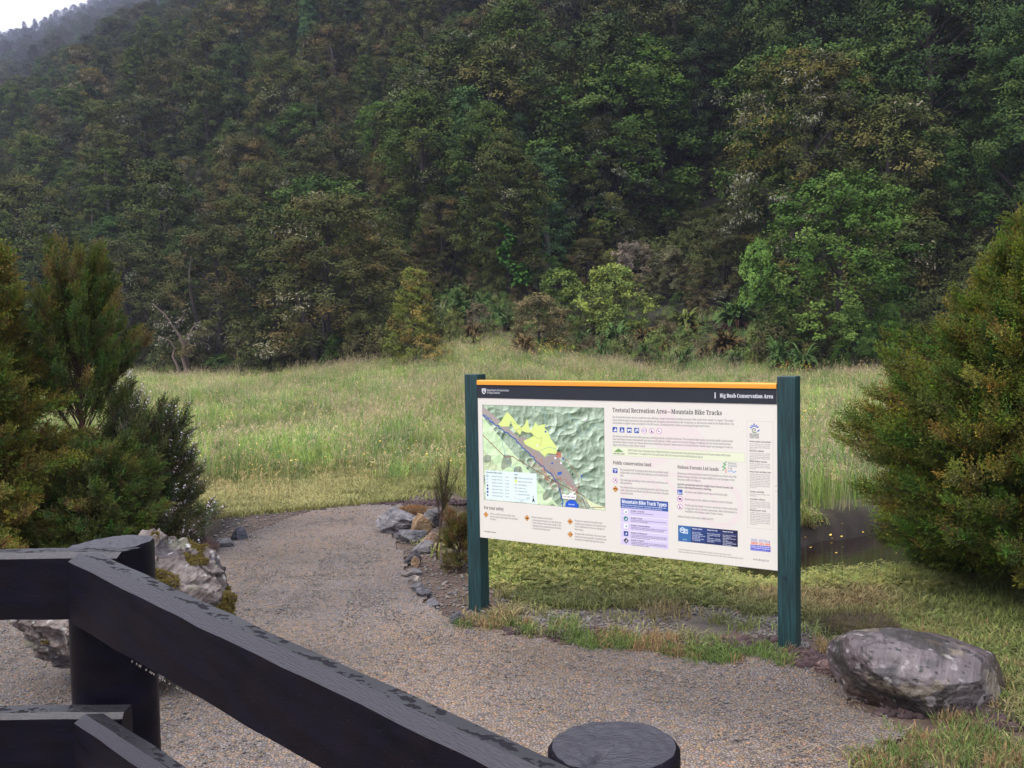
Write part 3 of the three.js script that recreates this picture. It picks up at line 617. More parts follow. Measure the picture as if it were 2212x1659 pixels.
    [['Sawing Point Loop', '4.7 km'], ['Douglas Hill Track', '1.2 km'], ['Kaka Track', '0.9 km'], ['Snub Dowe Track', '2.1 km'], ['Tobacottie Track', '6.0 km'], ['Big Bush Track', '8.1 km'], ['Power House Track', '1.6 km']].forEach(([a, b], i) => {
      const y = 622 + i * 22; T(a, 104, y, 13, '#3c4850', 'sans-serif', '', 84); T(b, 208, y, 13, '#3c4850', 'sans-serif', '', 32);
      if (i === 0) circ(68, y - 5, 7, '#2c6a70', 3); else if (i < 3) line([[62, y], [68, y - 9], [74, y]], '#7a78c8', 2.5); else if (i === 3 || i === 6) line([[68, y - 13], [76, y - 5], [68, y + 3], [60, y - 5]], null, 0, true, '#2c3046'); else R(61, y - 12, 14, 14, '#3c4c8c');
    });
    T('Key', 283, 600, 15, '#25323a', 'sans-serif', 'bold'); R(283, 610, 22, 17, '#a7a89a'); R(283, 632, 22, 18, '#d3e37c');
    [['Public conservation land', 622], ['Nelson Forests Ltd land', 645], ['State highway', 668], ['Sealed road', 689], ['Unsealed road', 710], ['Mountain bike track', 731]].forEach(([s, y], i) => { T(s, 312, y, 12.5, '#3c4850', 'sans-serif', '', [112, 108, 68, 56, 66, 90][i]); if (i > 1) line([[283, y - 4], [305, y - 4]], ['#7c3b30', '#7a4a3c', '#8c8478', '#b0b0ac'][i - 2], 3); });
    line([[283, 758], [395, 758]], '#8aa0a4', 2); T('0', 281, 752, 11, '#3c4850', 'sans-serif'); T('4000', 376, 750, 11, '#3c4850', 'sans-serif'); T('metres', 320, 773, 10, '#3c4850', 'sans-serif'); line([[418, 770], [428, 740], [438, 770], [428, 762]], '#26323a', 2, true, '#26323a'); T('N', 423, 736, 12, '#26323a', 'sans-serif', 'bold');
    c.restore(); c.strokeStyle = '#7d8a78'; c.lineWidth = 2; c.strokeRect(X, Y, w, h);
  }
  T('Teetotal Recreation Area\u2014Mountain Bike Tracks', 1012, 160, 38, '#221d22', 'serif', 'bold', 710);
  const para = (rows, x, y, lh, size, widths, col = '#4c474a', w = '') => rows.forEach((s, i) => T(s, x, y + i * lh, size, col, 'serif', w, widths[i]));
  para(["The Teetotal Recreation Area is a multi-use area offering a range of activities including mountain bike tracks from 'easiest' to 'expert'. The easier", 'tracks wind through rush-strewn open grasslands and matagouri and manuka/kanuka shrublands on old terraces made by the Buller River. The', 'intermediate to expert tracks are largely on the hill country, climbing forestry roads or traversing through beech forest.'], 1012, 196, 18.5, 16, [780, 782, 636]);
  const bl = '#2b479c', mg = '#a4408c';
  for (let k = 0; k < 4; k++) { R(1011 + k * 49.5, 253, 32, 32, bl); }
  line([[1016, 279], [1034, 258], [1040, 279]], null, 0, true, '#e9eaf4'); line([[1076, 258], [1074, 270], [1068, 282], [1076, 272], [1084, 282], [1078, 268], [1085, 272]], '#e9eaf4', 3.5); line([[1116, 264], [1136, 264], [1138, 278], [1134, 270], [1122, 270], [1118, 278]], '#e9eaf4', 3.5, true, '#e9eaf4'); line([[1166, 280], [1170, 262], [1184, 258], [1188, 276]], '#e9eaf4', 3); line([[1170, 264], [1184, 260], [1184, 272], [1170, 278]], null, 0, true, '#c3cbe8');
  const ring = (x, y) => circ(x, y, 16, mg, 2.6, '#f4eef0');
  ring(1226, 268); T('40', 1212, 276, 23, '#33377a', 'sans-serif', '', 28);
  ring(1275, 268); line([[1268, 278], [1275, 258], [1283, 278]], null, 0, true, '#4a3a4c'); line([[1264, 257], [1286, 279]], mg, 2.4);
  ring(1324, 268); line([[1314, 264], [1332, 268], [1322, 273]], null, 0, true, '#4a3a4c'); line([[1313, 257], [1335, 279]], mg, 2.4);
  para(['All visitors must be aware that other persons, including hunters could be in the area. The mountain bike tracks cross both public conservation', 'land and Nelson Forests Ltd leasehold land and are all multi-use. Public access for mountain biking or walking over the forest land has been', 'granted by Nelson Forests Ltd. Please observe the restrictions imposed. Riders must not exceed 40 km/h. Please report any damage to trails or', 'signs to the Nelson Lakes Visitor Centre.'], 1012, 316, 18, 16, [776, 764, 774, 222]);
  R(1007, 377, 851, 53, '#dadfc2'); c.strokeStyle = '#c0c7aa'; c.lineWidth = 2; c.strokeRect(1007, 377, 851, 53); line([[1018, 410], [1050, 386], [1086, 408]], null, 0, true, '#6f9c5c'); T('MTB TRAILS TRUST', 1016, 424, 12, '#3c2c34', 'sans-serif', 'bold', 76);
  para(['MTB Trails Trust volunteers have helped build the track network and assist the Department of Conservation with track', 'maintenance. To support the Trust and assist with this work see www.mtbtrailstrust.org.nz'], 1116, 400, 18, 15.5, [655, 486]);
  T('Public conservation land', 1011, 487, 29, '#221d22', 'serif', 'bold', 260);
  R(1010, 512, 32, 30, bl); line([[1014, 520], [1026, 520], [1038, 522], [1026, 527], [1026, 538]], '#e9eaf4', 4);
  para(['The standard DOC hunting permit does not include small', 'calibre rifles and prohibits spot lighting on all conservation', 'land.'], 1059, 524, 18, 16, [322, 322, 26]);
  ring(1026, 590); line([[1018, 598], [1030, 580], [1034, 598]], '#4a3a4c', 3.5); line([[1015, 579], [1037, 601]], mg, 2.4);
  para(['The landscape (including rocks), native flora and fauna are', 'fully protected.'], 1059, 588, 18, 16, [318, 82]);
  const dia = (x, y) => line([[x, y - 19], [x + 19, y], [x, y + 19], [x - 19, y]], '#7c5a34', 2, true, '#dd9a48');
  dia(1027, 643); line([[1017, 638], [1036, 637], [1038, 650], [1032, 643], [1022, 644], [1019, 651]], null, 0, true, '#3c2a20');
  para(['The Teetotal flats are periodically grazed by both sheep and', 'cattle. Please do not disturb the livestock and leave all gates', 'as you find them.'], 1059, 634, 18, 16, [322, 324, 90]);
  R(1061, 697, 318, 60, '#2f4f96'); T('Mountain Bike Track Types', 1069, 728, 33, '#f2f2f4', 'sans-serif', 'bold', 300); T('Choose a track that matches your skills. Tracks may be experienced you are after.', 1069, 741, 9.5, '#e2e6f2', 'sans-serif', 'bold', 300); T('Most tracks are more difficult when wet. Avoid riding in the mud and rain.', 1069, 753, 9.5, '#e2e6f2', 'sans-serif', 'bold', 272);
  R(1061, 757, 318, 231, '#cdc4e2'); [805, 850, 898, 945].forEach((y) => R(1061, y - 1, 318, 3, '#ebe6f0'));
  [['Grade 1: Easiest', 'Flat, flat, well-formed easy and smooth trail.'], ['Grade 2: Easy', 'Mostly flat with some gentle climbs on smooth track and easily avoidable obstacles such as rocks and potholes.'], ['Grade 3: Intermediate', 'Steep slopes and/or avoidable obstacles possibly on narrow track and/or with poor traction. There may be exposure at the track\u2019s outside edge.'], ['Grade 4: Advanced', 'A mixture of long, steep climbs, narrow track, poor traction and obstacles that are difficult to avoid or jump over. Generally exposed. Most riders will find some sections easier to walk.'], ['Grade 5: Expert', 'Technically challenging. Giant climbs, narrow track and numerous hazards including dangerous drop-offs, sharp corners and difficult obstacles. Expect walking and possibly bike carrying.']].forEach(([a, b], i) => {
    const y = [776, 820, 866, 913, 958][i]; T(a, 1130, y, 12, '#2c2834', 'sans-serif', 'bold');
    const n = Math.ceil(b.length / 74); for (let k = 0; k < n; k++) T(b.slice(k * 74, k * 74 + 74), 1130, y + 11 + k * 9.5, 8.8, '#453e50', 'sans-serif', 'bold', Math.min(238, (b.length - k * 74) * 3.25));
    const x = 1096, q = y + 4; if (i === 0) circ(x, q, 14, null, 0, '#eef4fa'); else if (i === 1) circ(x, q, 15, null, 0, '#3c7f7c'); else if (i === 2) { R(x - 14, q - 14, 28, 28, '#f1f0f6'); } else if (i === 3) R(x - 15, q - 15, 30, 30, '#2c4690'); else line([[x, q - 18], [x + 18, q], [x, q + 18], [x - 18, q]], null, 0, true, '#26222c');
    line([[x - 7, q + 6], [x + 5, q - 8], [x + 7, q + 6]], null, 0, true, i === 0 || i === 2 ? '#4a68a8' : '#dfe6f0');
  });
  T('Nelson Forests Ltd lands', 1440, 490, 28, '#221d22', 'serif', 'bold', 260);
  line([[1748, 434], [1728, 446], [1744, 450], [1722, 464], [1742, 468], [1722, 486]], '#57a05c', 5); line([[1744, 474], [1744, 500]], '#d06a50', 5); line([[1754, 492], [1776, 482], [1790, 494], [1806, 484]], '#5c8fd0', 4); ['Nelson', 'Forests', 'Ltd'].forEach((s, i) => T(s, 1756, 446 + i * 15, 16, '#5b6a78', 'serif'));
  para(['All persons entering Nelson Forests Ltd land do so at their own risk.', 'Nelson Forests Ltd takes no responsibility for any damage or loss', 'they may suffer in doing so.'], 1440, 524, 18.5, 16, [370, 356, 150]);
  para(['Specific permission must be sought from Nelson Forests Ltd', 'before collecting firewood or hunting.'], 1440, 590, 17.5, 16, [346, 216], '#322e32', 'bold');
  R(1440, 617, 32, 31, bl); line([[1450, 622], [1448, 634], [1443, 645], [1450, 636], [1457, 645]], '#e9eaf4', 3.5); circ(1463, 638, 5, '#e9eaf4', 2.5); T('All riders and walkers must stay on formed trails.', 1486, 634, 16, '#4c474a', 'serif', '', 268);
  ring(1456, 673); line([[1446, 668], [1464, 668], [1466, 680], [1448, 680]], null, 0, true, '#4a3a4c'); line([[1445, 662], [1467, 684]], mg, 2.4); T('Horses may not be ridden on Nelson Forests Ltd land.', 1486, 678, 16, '#4c474a', 'serif', '', 298);
  ring(1456, 721); line([[1456, 710], [1454, 722], [1449, 732], [1456, 724], [1463, 732]], '#4a3a4c', 3.5); line([[1445, 710], [1467, 732]], mg, 2.4);
  para(['Tracks may be closed or access restricted at short notice due', 'to high fire risk or forestry operations. More information is', 'available at the Nelson Lakes Visitor Centre.'], 1486, 714, 18.5, 16, [326, 322, 240]);
  T('Nelson Forests Ltd contact 0800 456 975', 1440, 786, 16, '#4c474a', 'serif', '', 226);
  R(1442, 834, 371, 97, '#24386e'); R(1442, 834, 82, 97, '#35679e'); R(1622, 834, 95, 97, '#1f2c5c'); R(1717, 834, 96, 97, '#1c1f44'); R(1524, 858, 289, 2, '#3c5c96');
  circ(1470, 862, 15, '#eef2f6', 4); T('BIKERS', 1460, 866, 17, '#f2f4f8', 'sans-serif', 'bold', 46); T('CODE', 1472, 882, 17, '#f2f4f8', 'sans-serif', 'bold', 34); T('kiwi', 1470, 922, 13, '#bcd0e4', 'serif', 'italic');
  ['Respect others', 'Respect the rules', 'Respect the track'].forEach((s, i) => { T(s, 1531 + i * 95, 850, 11, '#e6eaf4', 'sans-serif', 'bold', 64); [['Stay in control.', 'Give way to walkers.', 'Signal your approach and', 'pass with care.', 'Ride shared-use tracks', 'in small groups.'], ['Ride only where permitted.', 'Leave gates as you find', 'them.', 'Be prepared \u2014 take food,', 'water, tools, first aid and', 'warm clothes.'], ['Don\u2019t skid, cut corners or', 'make new lines.', 'Avoid riding in the mud', 'and rain.', 'Take rubbish home.', 'Clean your bike to prevent', 'spreading weeds.']][i].forEach((q, k) => T(q, 1531 + i * 95, 871 + k * 9.5, 9, '#d6dcec', 'sans-serif', 'bold', Math.min(82, q.length * 3.4))); });
  T('For further information, access or hunting permits on public conservation land please contact', 1442, 985, 11.5, '#4c474a', 'serif', '', 330); T('Nelson Lakes Visitor Centre, PO Box 55, St Arnaud 7053, phone: 03 521 1806, email: nelsonlakesvc@doc.govt.nz', 1442, 999, 11.5, '#4c474a', 'serif', '', 404);
  c.strokeStyle = '#b9b3ae'; c.lineWidth = 1.5; c.strokeRect(1871, 189, 152, 621);
  for (let k = 0; k < 5; k++) { const a = -2.6 + k * 0.48, x = 1915, y = 238; line([[x + Math.cos(a) * 17, y + Math.sin(a) * 17], [x + Math.cos(a) * (31 + (k === 2 ? 5 : 0)), y + Math.sin(a) * (31 + (k === 2 ? 5 : 0))]], '#3f62b4', 7); } line([[1934, 248], [1944, 238]], '#3f62b4', 7);
  { const sp = []; for (let k = 0; k < 40; k++) { const a = k * 0.22, r = 16 - k * 0.36; sp.push([1914 + Math.cos(a + 0.6) * r, 241 + Math.sin(a + 0.6) * r]); } line(sp, '#4a6a50', 4); }
  ['NEW ZEALAND', 'ENVIRONMENTAL', 'CARE CODE'].forEach((s, i) => T(s, 1886, 268 + i * 10, 10.5, '#3c3c40', 'sans-serif', 'bold', 56));
  [['Protect plants and animals', 311, 4], ['Remove rubbish', 365, 5], ['Bury toilet waste', 426, 4], ['Keep streams and lakes clean', 486, 9], ['Camp carefully', 602, 2], ['Consider others', 646, 5], ['Enjoy your visit', 710, 8]].forEach(([s, y, n]) => {
    T(s, 1886, y, 13, '#2c2a2c', 'sans-serif', 'bold', Math.min(124, s.length * 6)); const txt = ['Treat New Zealand\u2019s forests and birds', 'with care and respect. They are unique', 'and often rare. Litter is unattractive,', 'harmful to wildlife and can increase', 'vermin. Plan your visits to reduce it,', 'carry out what you carry in and keep', 'to the track where one exists.', 'When cooking use portable stoves.', 'Leave no trace of your visit.'];
    for (let k = 0; k < n; k++) T(txt[(k + y) % 9], 1886, y + 13 + k * 9.6, 9.2, '#5a5558', 'sans-serif', '', k === n - 1 ? 40 : 120);
  });
  T('DOC HOTline', 1893, 889, 21, '#3a4aa8', 'sans-serif', '', 112); T('0800 362 468', 1891, 905, 20, '#e0593c', 'sans-serif', 'bold', 114); R(1889, 908, 117, 33, '#3a3cb0'); T('Report any safety hazards', 1893, 919, 10, '#f0f0fa', 'sans-serif', 'bold', 108); T('or conservation emergencies', 1893, 929, 10, '#f0f0fa', 'sans-serif', 'bold', 109); T('For Fire and Search and Rescue call 111', 1893, 938, 8, '#e0e0f4', 'sans-serif', '', 108);
  T('www.doc.govt.nz', 1903, 998, 16, '#4c474a', 'serif', '', 94);
  T('For your safety', 35, 846, 29, '#221d22', 'serif', 'bold', 160); dia(51, 884); T('!', 46, 894, 28, '#2c2018', 'sans-serif', 'bold'); dia(377, 880); line([[367, 884], [382, 874], [388, 880], [376, 890]], null, 0, true, '#3c2a20'); dia(701, 876); circ(701, 876, 6, null, 0, '#3c2a20'); dia(701, 960); line([[692, 960], [712, 954], [704, 968]], '#3c2a20', 3);
  para(['This is a multi-use area and all users', 'must be aware and respect the activities', 'of others.'], 83, 880, 18.5, 16, [202, 222, 54]);
  para(['Hunters need to ensure they:', '\u2022  always point firearms in a safe direction', '\u2022  load a firearm only when ready to fire', '\u2022  identify their target beyond all doubt', '\u2022  check their firing zone'], 410, 876, 18.5, 16, [162, 226, 226, 224, 140]);
  para(['Wasps are common in summer and', 'autumn, particularly in the beech forest.', 'Carry medication if you are allergic to', 'their stings.'], 734, 872, 18.5, 16, [196, 228, 214, 64]);
  para(['Strong winds and heavy rain may cause', 'trees to become unstable. Forested areas', 'should be avoided during these times.'], 734, 956, 18.5, 16, [222, 226, 214]);
  T('New Zealand Government', 34, 1004, 13, '#3c383a', 'serif', 'bold', 96);
  const rs = rng(61); for (let k = 0; k < 60; k++) { c.fillStyle = `rgba(120,105,90,${0.15 + 0.3 * rs()})`; c.beginPath(); c.arc(rs() * W, 90 + rs() * 950, 0.8 + rs() * 1.8, 0, 7); c.fill(); } // specks of dirt
  line([[2030, 560], [2044, 552]], 'rgba(150,110,90,.6)', 3); line([[2034, 590], [2046, 584]], 'rgba(150,110,90,.5)', 3);
  const tex = new THREE.CanvasTexture(cv); tex.colorSpace = THREE.SRGBColorSpace;
  const front = std({ map: tex, roughness: 0.45 }), edge = std({ color: 0xb9ad9f, roughness: 0.6 });
  const body = (w, h, t) => new THREE.BoxGeometry(w, h, t);
  const panel = new THREE.Mesh(body(inner, PH, 0.012), [edge, edge, edge, edge, front, edge]); panel.name = 'panel'; panel.position.set(0, (pTop + pBot) / 2, zf - 0.006); panel.castShadow = panel.receiveShadow = true; root.add(panel);
  // dark heading strip laid on the panel
  const hv = document.createElement('canvas'); hv.width = 2048; hv.height = 88; { const q = hv.getContext('2d');
    q.fillStyle = '#1d222c'; q.fillRect(0, 0, 2048, 88); q.fillStyle = '#e8e8ee'; q.strokeStyle = '#e8e8ee';
    q.beginPath(); q.moveTo(36, 24); q.lineTo(67, 24); q.lineTo(67, 44); q.quadraticCurveTo(66, 56, 51.5, 62); q.quadraticCurveTo(37, 56, 36, 44); q.closePath(); q.fill();
    q.fillStyle = '#1d222c'; q.beginPath(); q.arc(52, 44, 10.5, 0, 7); q.fill(); q.fillStyle = '#e8e8ee'; q.beginPath(); q.arc(55, 40, 6, 0.5, 4.4); q.fill(); q.fillStyle = '#1d222c'; q.fillRect(40, 28, 23, 3);
    const t = (s, x, y, f, w) => { q.font = f; q.fillStyle = '#e8e8ee'; const m = q.measureText(s).width; q.save(); q.translate(x, y); q.scale(w / m, 1); q.fillText(s, 0, 0); q.restore(); };
    t('Department of Conservation', 74, 41, '18px serif', 178); t('Te Papa Atawhai', 74, 58, 'italic 17px serif', 106); t('Big Bush Conservation Area', 1712, 55, 'bold 31px serif', 316); q.fillRect(1681, 26, 5, 36); }
  const ht = new THREE.CanvasTexture(hv); ht.colorSpace = THREE.SRGBColorSpace;
  const dark = std({ color: 0x1d222c, roughness: 0.5 }), hm = new THREE.Mesh(body(inner - 0.004, headH, 0.003), [dark, dark, dark, dark, std({ map: ht, roughness: 0.5 }), dark]);
  hm.name = 'heading_strip'; hm.position.set(0, pTop - headH / 2, zf + 0.0016); root.add(hm);
  // rounded yellow capping
  { const s = new THREE.Shape(), a = 0.05, b = 0.027; s.moveTo(0, 0); s.lineTo(a, 0); s.lineTo(a, b - 0.01); s.quadraticCurveTo(a, b, a - 0.01, b); s.lineTo(0.01, b); s.quadraticCurveTo(0, b, 0, b - 0.01); s.lineTo(0, 0);
    const g = new THREE.ExtrudeGeometry(s, { depth: inner - 0.004, bevelEnabled: false, curveSegments: 8 }); g.rotateY(Math.PI / 2); g.translate(-inner / 2 + 0.002, pTop + 0.001, zf + 0.01);
    part('cap_strip', g, std({ color: new THREE.Color().setRGB(0.78, 0.32, 0.035), roughness: 0.32 }), root); }
  // rails behind that hold the panel
  for (const y of [pBot + 0.12, pTop - 0.12]) part('batten', body(inner - 0.004, 0.07, 0.03), postMat, root).position.set(0, y, zf - 0.028);
}

// ---------------------------------------------------------------- vegetation: builders
class Leaves { // many small faces with their own colours
  constructor() { this.p = []; this.c = []; }
  tri(a, b, d, col) { this.p.push(a[0], a[1], a[2], b[0], b[1], b[2], d[0], d[1], d[2]); for (let k = 0; k < 3; k++) this.c.push(col[0], col[1], col[2]); }
  leaf(x, y, z, u, v, l, w, col) { // pointed leaf: foot, two shoulders, tip
    const mx = x + u[0] * l * 0.45, my = y + u[1] * l * 0.45, mz = z + u[2] * l * 0.45, W = w / 2;
    const a = [mx + v[0] * W, my + v[1] * W, mz + v[2] * W], b = [mx - v[0] * W, my - v[1] * W, mz - v[2] * W], t = [x + u[0] * l, y + u[1] * l, z + u[2] * l];
    this.tri([x, y, z], a, b, col); this.tri(a, t, b, col);
  }
  geo() { const g = new THREE.BufferGeometry(); g.setAttribute('position', new THREE.Float32BufferAttribute(this.p, 3)); g.setAttribute('color', new THREE.Float32BufferAttribute(this.c, 3)); g.computeVertexNormals(); return g; }
}
const unit = (a) => { const l = Math.hypot(a[0], a[1], a[2]) || 1; return [a[0] / l, a[1] / l, a[2] / l]; };
const cross = (a, b) => [a[1] * b[2] - a[2] * b[1], a[2] * b[0] - a[0] * b[2], a[0] * b[1] - a[1] * b[0]];
const rdir = (r) => { const y = r() * 2 - 1, a = r() * 6.2832, s = Math.sqrt(1 - y * y); return [Math.cos(a) * s, y, Math.sin(a) * s]; };
class Wood { // tapered limbs joined into one part
  constructor() { this.p = []; this.i = []; this.c = []; }
  limb(pts, r0, r1, sides = 6, col = [0.06, 0.045, 0.035]) {
    const base = this.p.length / 3, n = pts.length;
    for (let k = 0; k < n; k++) {
      const a = pts[Math.max(0, k - 1)], b = pts[Math.min(n - 1, k + 1)], d = unit([b[0] - a[0], b[1] - a[1], b[2] - a[2]]), u = unit(cross(d, Math.abs(d[1]) > 0.9 ? [1, 0, 0] : [0, 1, 0])), v = cross(d, u), r = mix(r0, r1, k / (n - 1));
      for (let s = 0; s < sides; s++) { const t = s / sides * 6.2832, cu = Math.cos(t) * r, cv = Math.sin(t) * r, f = 0.8 + 0.4 * Math.abs(N3(pts[k][0] * 3 + s, pts[k][1] * 2, 1)); this.p.push(pts[k][0] + u[0] * cu + v[0] * cv, pts[k][1] + u[1] * cu + v[1] * cv, pts[k][2] + u[2] * cu + v[2] * cv); this.c.push(col[0] * f, col[1] * f, col[2] * f); }
      if (k) for (let s = 0; s < sides; s++) { const o = base + (k - 1) * sides, s1 = (s + 1) % sides; this.i.push(o + s, o + s1, o + sides + s, o + s1, o + sides + s1, o + sides + s); }
    }
  }
  geo() { const g = new THREE.BufferGeometry(); g.setAttribute('position', new THREE.Float32BufferAttribute(this.p, 3)); g.setAttribute('color', new THREE.Float32BufferAttribute(this.c, 3)); g.setIndex(this.i); g.computeVertexNormals(); return g; }
}
const bend = (a, b, r, k = 0.15, n = 5) => { const o = [], L = Math.hypot(b[0] - a[0], b[1] - a[1], b[2] - a[2]), m = [(r() - 0.5) * L * k, (r() - 0.3) * L * k, (r() - 0.5) * L * k]; for (let i = 0; i < n; i++) { const t = i / (n - 1), q = 4 * t * (1 - t); o.push([mix(a[0], b[0], t) + m[0] * q, mix(a[1], b[1], t) + m[1] * q, mix(a[2], b[2], t) + m[2] * q]); } return o; };

// A tree of leaf clumps borne on limbs. Size in metres.
function makeTree(seed, o) {
  const r = rng(seed), L = new Leaves(), Wd = new Wood(), H = o.h, lean = [(r() - 0.5) * 0.12 * H, (r() - 0.5) * 0.12 * H];
  const axis = (t) => [lean[0] * t * t, H * t, lean[1] * t * t], trunk = [];
  for (let i = 0; i <= 8; i++) { const t = i / 8 * 0.94, a = axis(t); trunk.push([a[0] + 0.05 * H * 0.2 * N3(t * 5, seed, 1), a[1] - (i ? 0 : 0.5), a[2] + 0.05 * H * 0.2 * N3(t * 5, seed, 9)]); }
  Wd.limb(trunk, o.tr || 0.022 * H, 0.004 * H, 8, o.bark);
  if (o.stems) for (let k = 0; k < o.stems; k++) { const a = r() * 6.28, d = o.r * (0.3 + 0.4 * r()); Wd.limb(bend([0.1 * Math.cos(a), -0.3, 0.1 * Math.sin(a)], [Math.cos(a) * d, H * (0.6 + 0.25 * r()), Math.sin(a) * d], r, 0.25, 7), (o.tr || 0.022 * H) * 0.7, 0.004 * H, 6, o.bark); }
  const bump = [r() * 9, r() * 9, r() * 9];
  // boughs spread evenly over the envelope; each bough bears small pads of leaves that turn outwards and up
  for (let k = 0; k < o.boughs; k++) {
    const t = mix(o.base, 1, Math.pow((k + 0.5 + 0.7 * (r() - 0.5)) / o.boughs, o.topBias || 0.85)), a = k * 2.39996 + (r() - 0.5) * 0.9, lob = 0.82 + 0.5 * N3(Math.cos(a) * 1.3 + bump[0], t * 3.2 + bump[1], Math.sin(a) * 1.3 + bump[2]) + 0.16 * (r() - 0.5);
    const env = o.r * o.shape((t - o.base) / (1 - o.base)) * clamp(lob, 0.3, 1.2), br = o.br * (0.7 + 0.6 * r()), rad = Math.max(0, env - br * 0.55) * (r() < 0.2 ? 0.5 : 1), ax = axis(t), out = [Math.cos(a), 0.55 + 1.1 * (t - 0.5), Math.sin(a)];
    const c = [ax[0] + Math.cos(a) * rad, Math.min(ax[1], H - br * 0.5), ax[2] + Math.sin(a) * rad];
    if (r() < (o.limbs ?? 0.5)) { const s = axis(Math.max(o.base * 0.6, t - (0.1 + 0.12 * r()))); Wd.limb(bend(s, c, r, 0.2, 4), 0.005 * H * (1.2 - t * 0.6), 0.0015 * H, 4, o.bark); }
    let bc = mixc(o.pal[0], o.pal[1], r()); if (o.pal[2] && r() < (o.tip || 0.15)) bc = mixc(bc, o.pal[2], 0.7);
    const lichen = o.lichen && r() < o.lichen;
    for (let q = 0; q < o.pads; q++) {
      const d = rdir(r); if (d[0] * out[0] + d[1] * out[1] + d[2] * out[2] < -0.35) { d[0] *= -1; d[1] *= -1; d[2] *= -1; }
      const m = 0.45 + 0.6 * r(), p = [c[0] + d[0] * br * m, c[1] + d[1] * br * m * o.flat - (o.droop || 0) * br * m * m * 0.6, c[2] + d[2] * br * m], pr = o.pr * (0.7 + 0.6 * r()), f0 = 0.8 + 0.4 * r(), face = unit([d[0] * 0.75, 0.55 + d[1] * 0.5, d[2] * 0.75]);
      for (let e = 0; e < o.leaves; e++) {
        const g = rdir(r), mm = Math.cbrt(r()), x = p[0] + g[0] * pr * mm, y = p[1] + g[1] * pr * mm * 0.7, z = p[2] + g[2] * pr * mm, w = rdir(r), n = unit([face[0] + w[0] * 0.75, face[1] + w[1] * 0.75, face[2] + w[2] * 0.75]);
        let u = cross(n, rdir(r)); u = unit([u[0], u[1] - (o.droop || 0) * 0.5, u[2]]); const v = unit(cross(n, u)), f = f0 * (0.88 + 0.24 * r()), sz = 0.7 + 0.6 * r();
        const col = lichen && r() < 0.3 ? [0.21 * f, 0.205 * f, 0.155 * f] : [bc[0] * f, bc[1] * f, bc[2] * f];
        L.leaf(x, y, z, u, v, o.ll * sz, o.lw * sz, col);
      }
      if (lichen && r() < 0.6) for (let e = 0; e < 5; e++) { const w = rdir(r), f = 0.7 + 0.5 * r(); L.leaf(p[0] + w[0] * pr, p[1] - pr * 0.3, p[2] + w[2] * pr, unit([w[0] * 0.3, -1, w[2] * 0.3]), unit([w[2], 0, -w[0]]), 0.1 + 0.14 * r(), 0.025, [0.21 * f, 0.21 * f, 0.165 * f]); }
    }
  }
  return { crown: L.geo(), trunk: Wd.geo(), h: H, r: o.r };
}
const round = (t) => Math.sqrt(clamp(1 - (t * 2 - 0.85) ** 2 * 0.75, 0.08, 1)), cone = (t) => 1.02 - 0.88 * t, egg = (t) => Math.pow(Math.sin(Math.PI * clamp(0.12 + 0.86 * t)), 0.6), top = (t) => Math.sqrt(clamp(1 - (t - 0.25) ** 2 * 1.6, 0.1, 1)), dome = (t) => Math.sqrt(clamp(1.02 - t * t * 0.95, 0.06, 1)), flame = (t) => Math.sin(Math.PI * Math.pow(clamp(0.1 + t * 0.9), 0.8)) * 0.9 + 0.08;
const OLIVE = [[0.068, 0.088, 0.024], [0.04, 0.06, 0.02], [0.1, 0.095, 0.032]], BROWN = [[0.076, 0.08, 0.026], [0.046, 0.058, 0.022], [0.115, 0.088, 0.038]], GREEN = [[0.075, 0.14, 0.026], [0.05, 0.1, 0.022], [0.12, 0.18, 0.04]], DARK = [[0.042, 0.068, 0.022], [0.026, 0.046, 0.017], [0.075, 0.1, 0.03]], BLUE = [[0.065, 0.11, 0.05], [0.042, 0.078, 0.038], [0.09, 0.14, 0.055]];
const BARKS = { pale: [0.2, 0.18, 0.165], mid: [0.05, 0.04, 0.034], dark: [0.035, 0.028, 0.024], white: [0.3, 0.28, 0.27] };
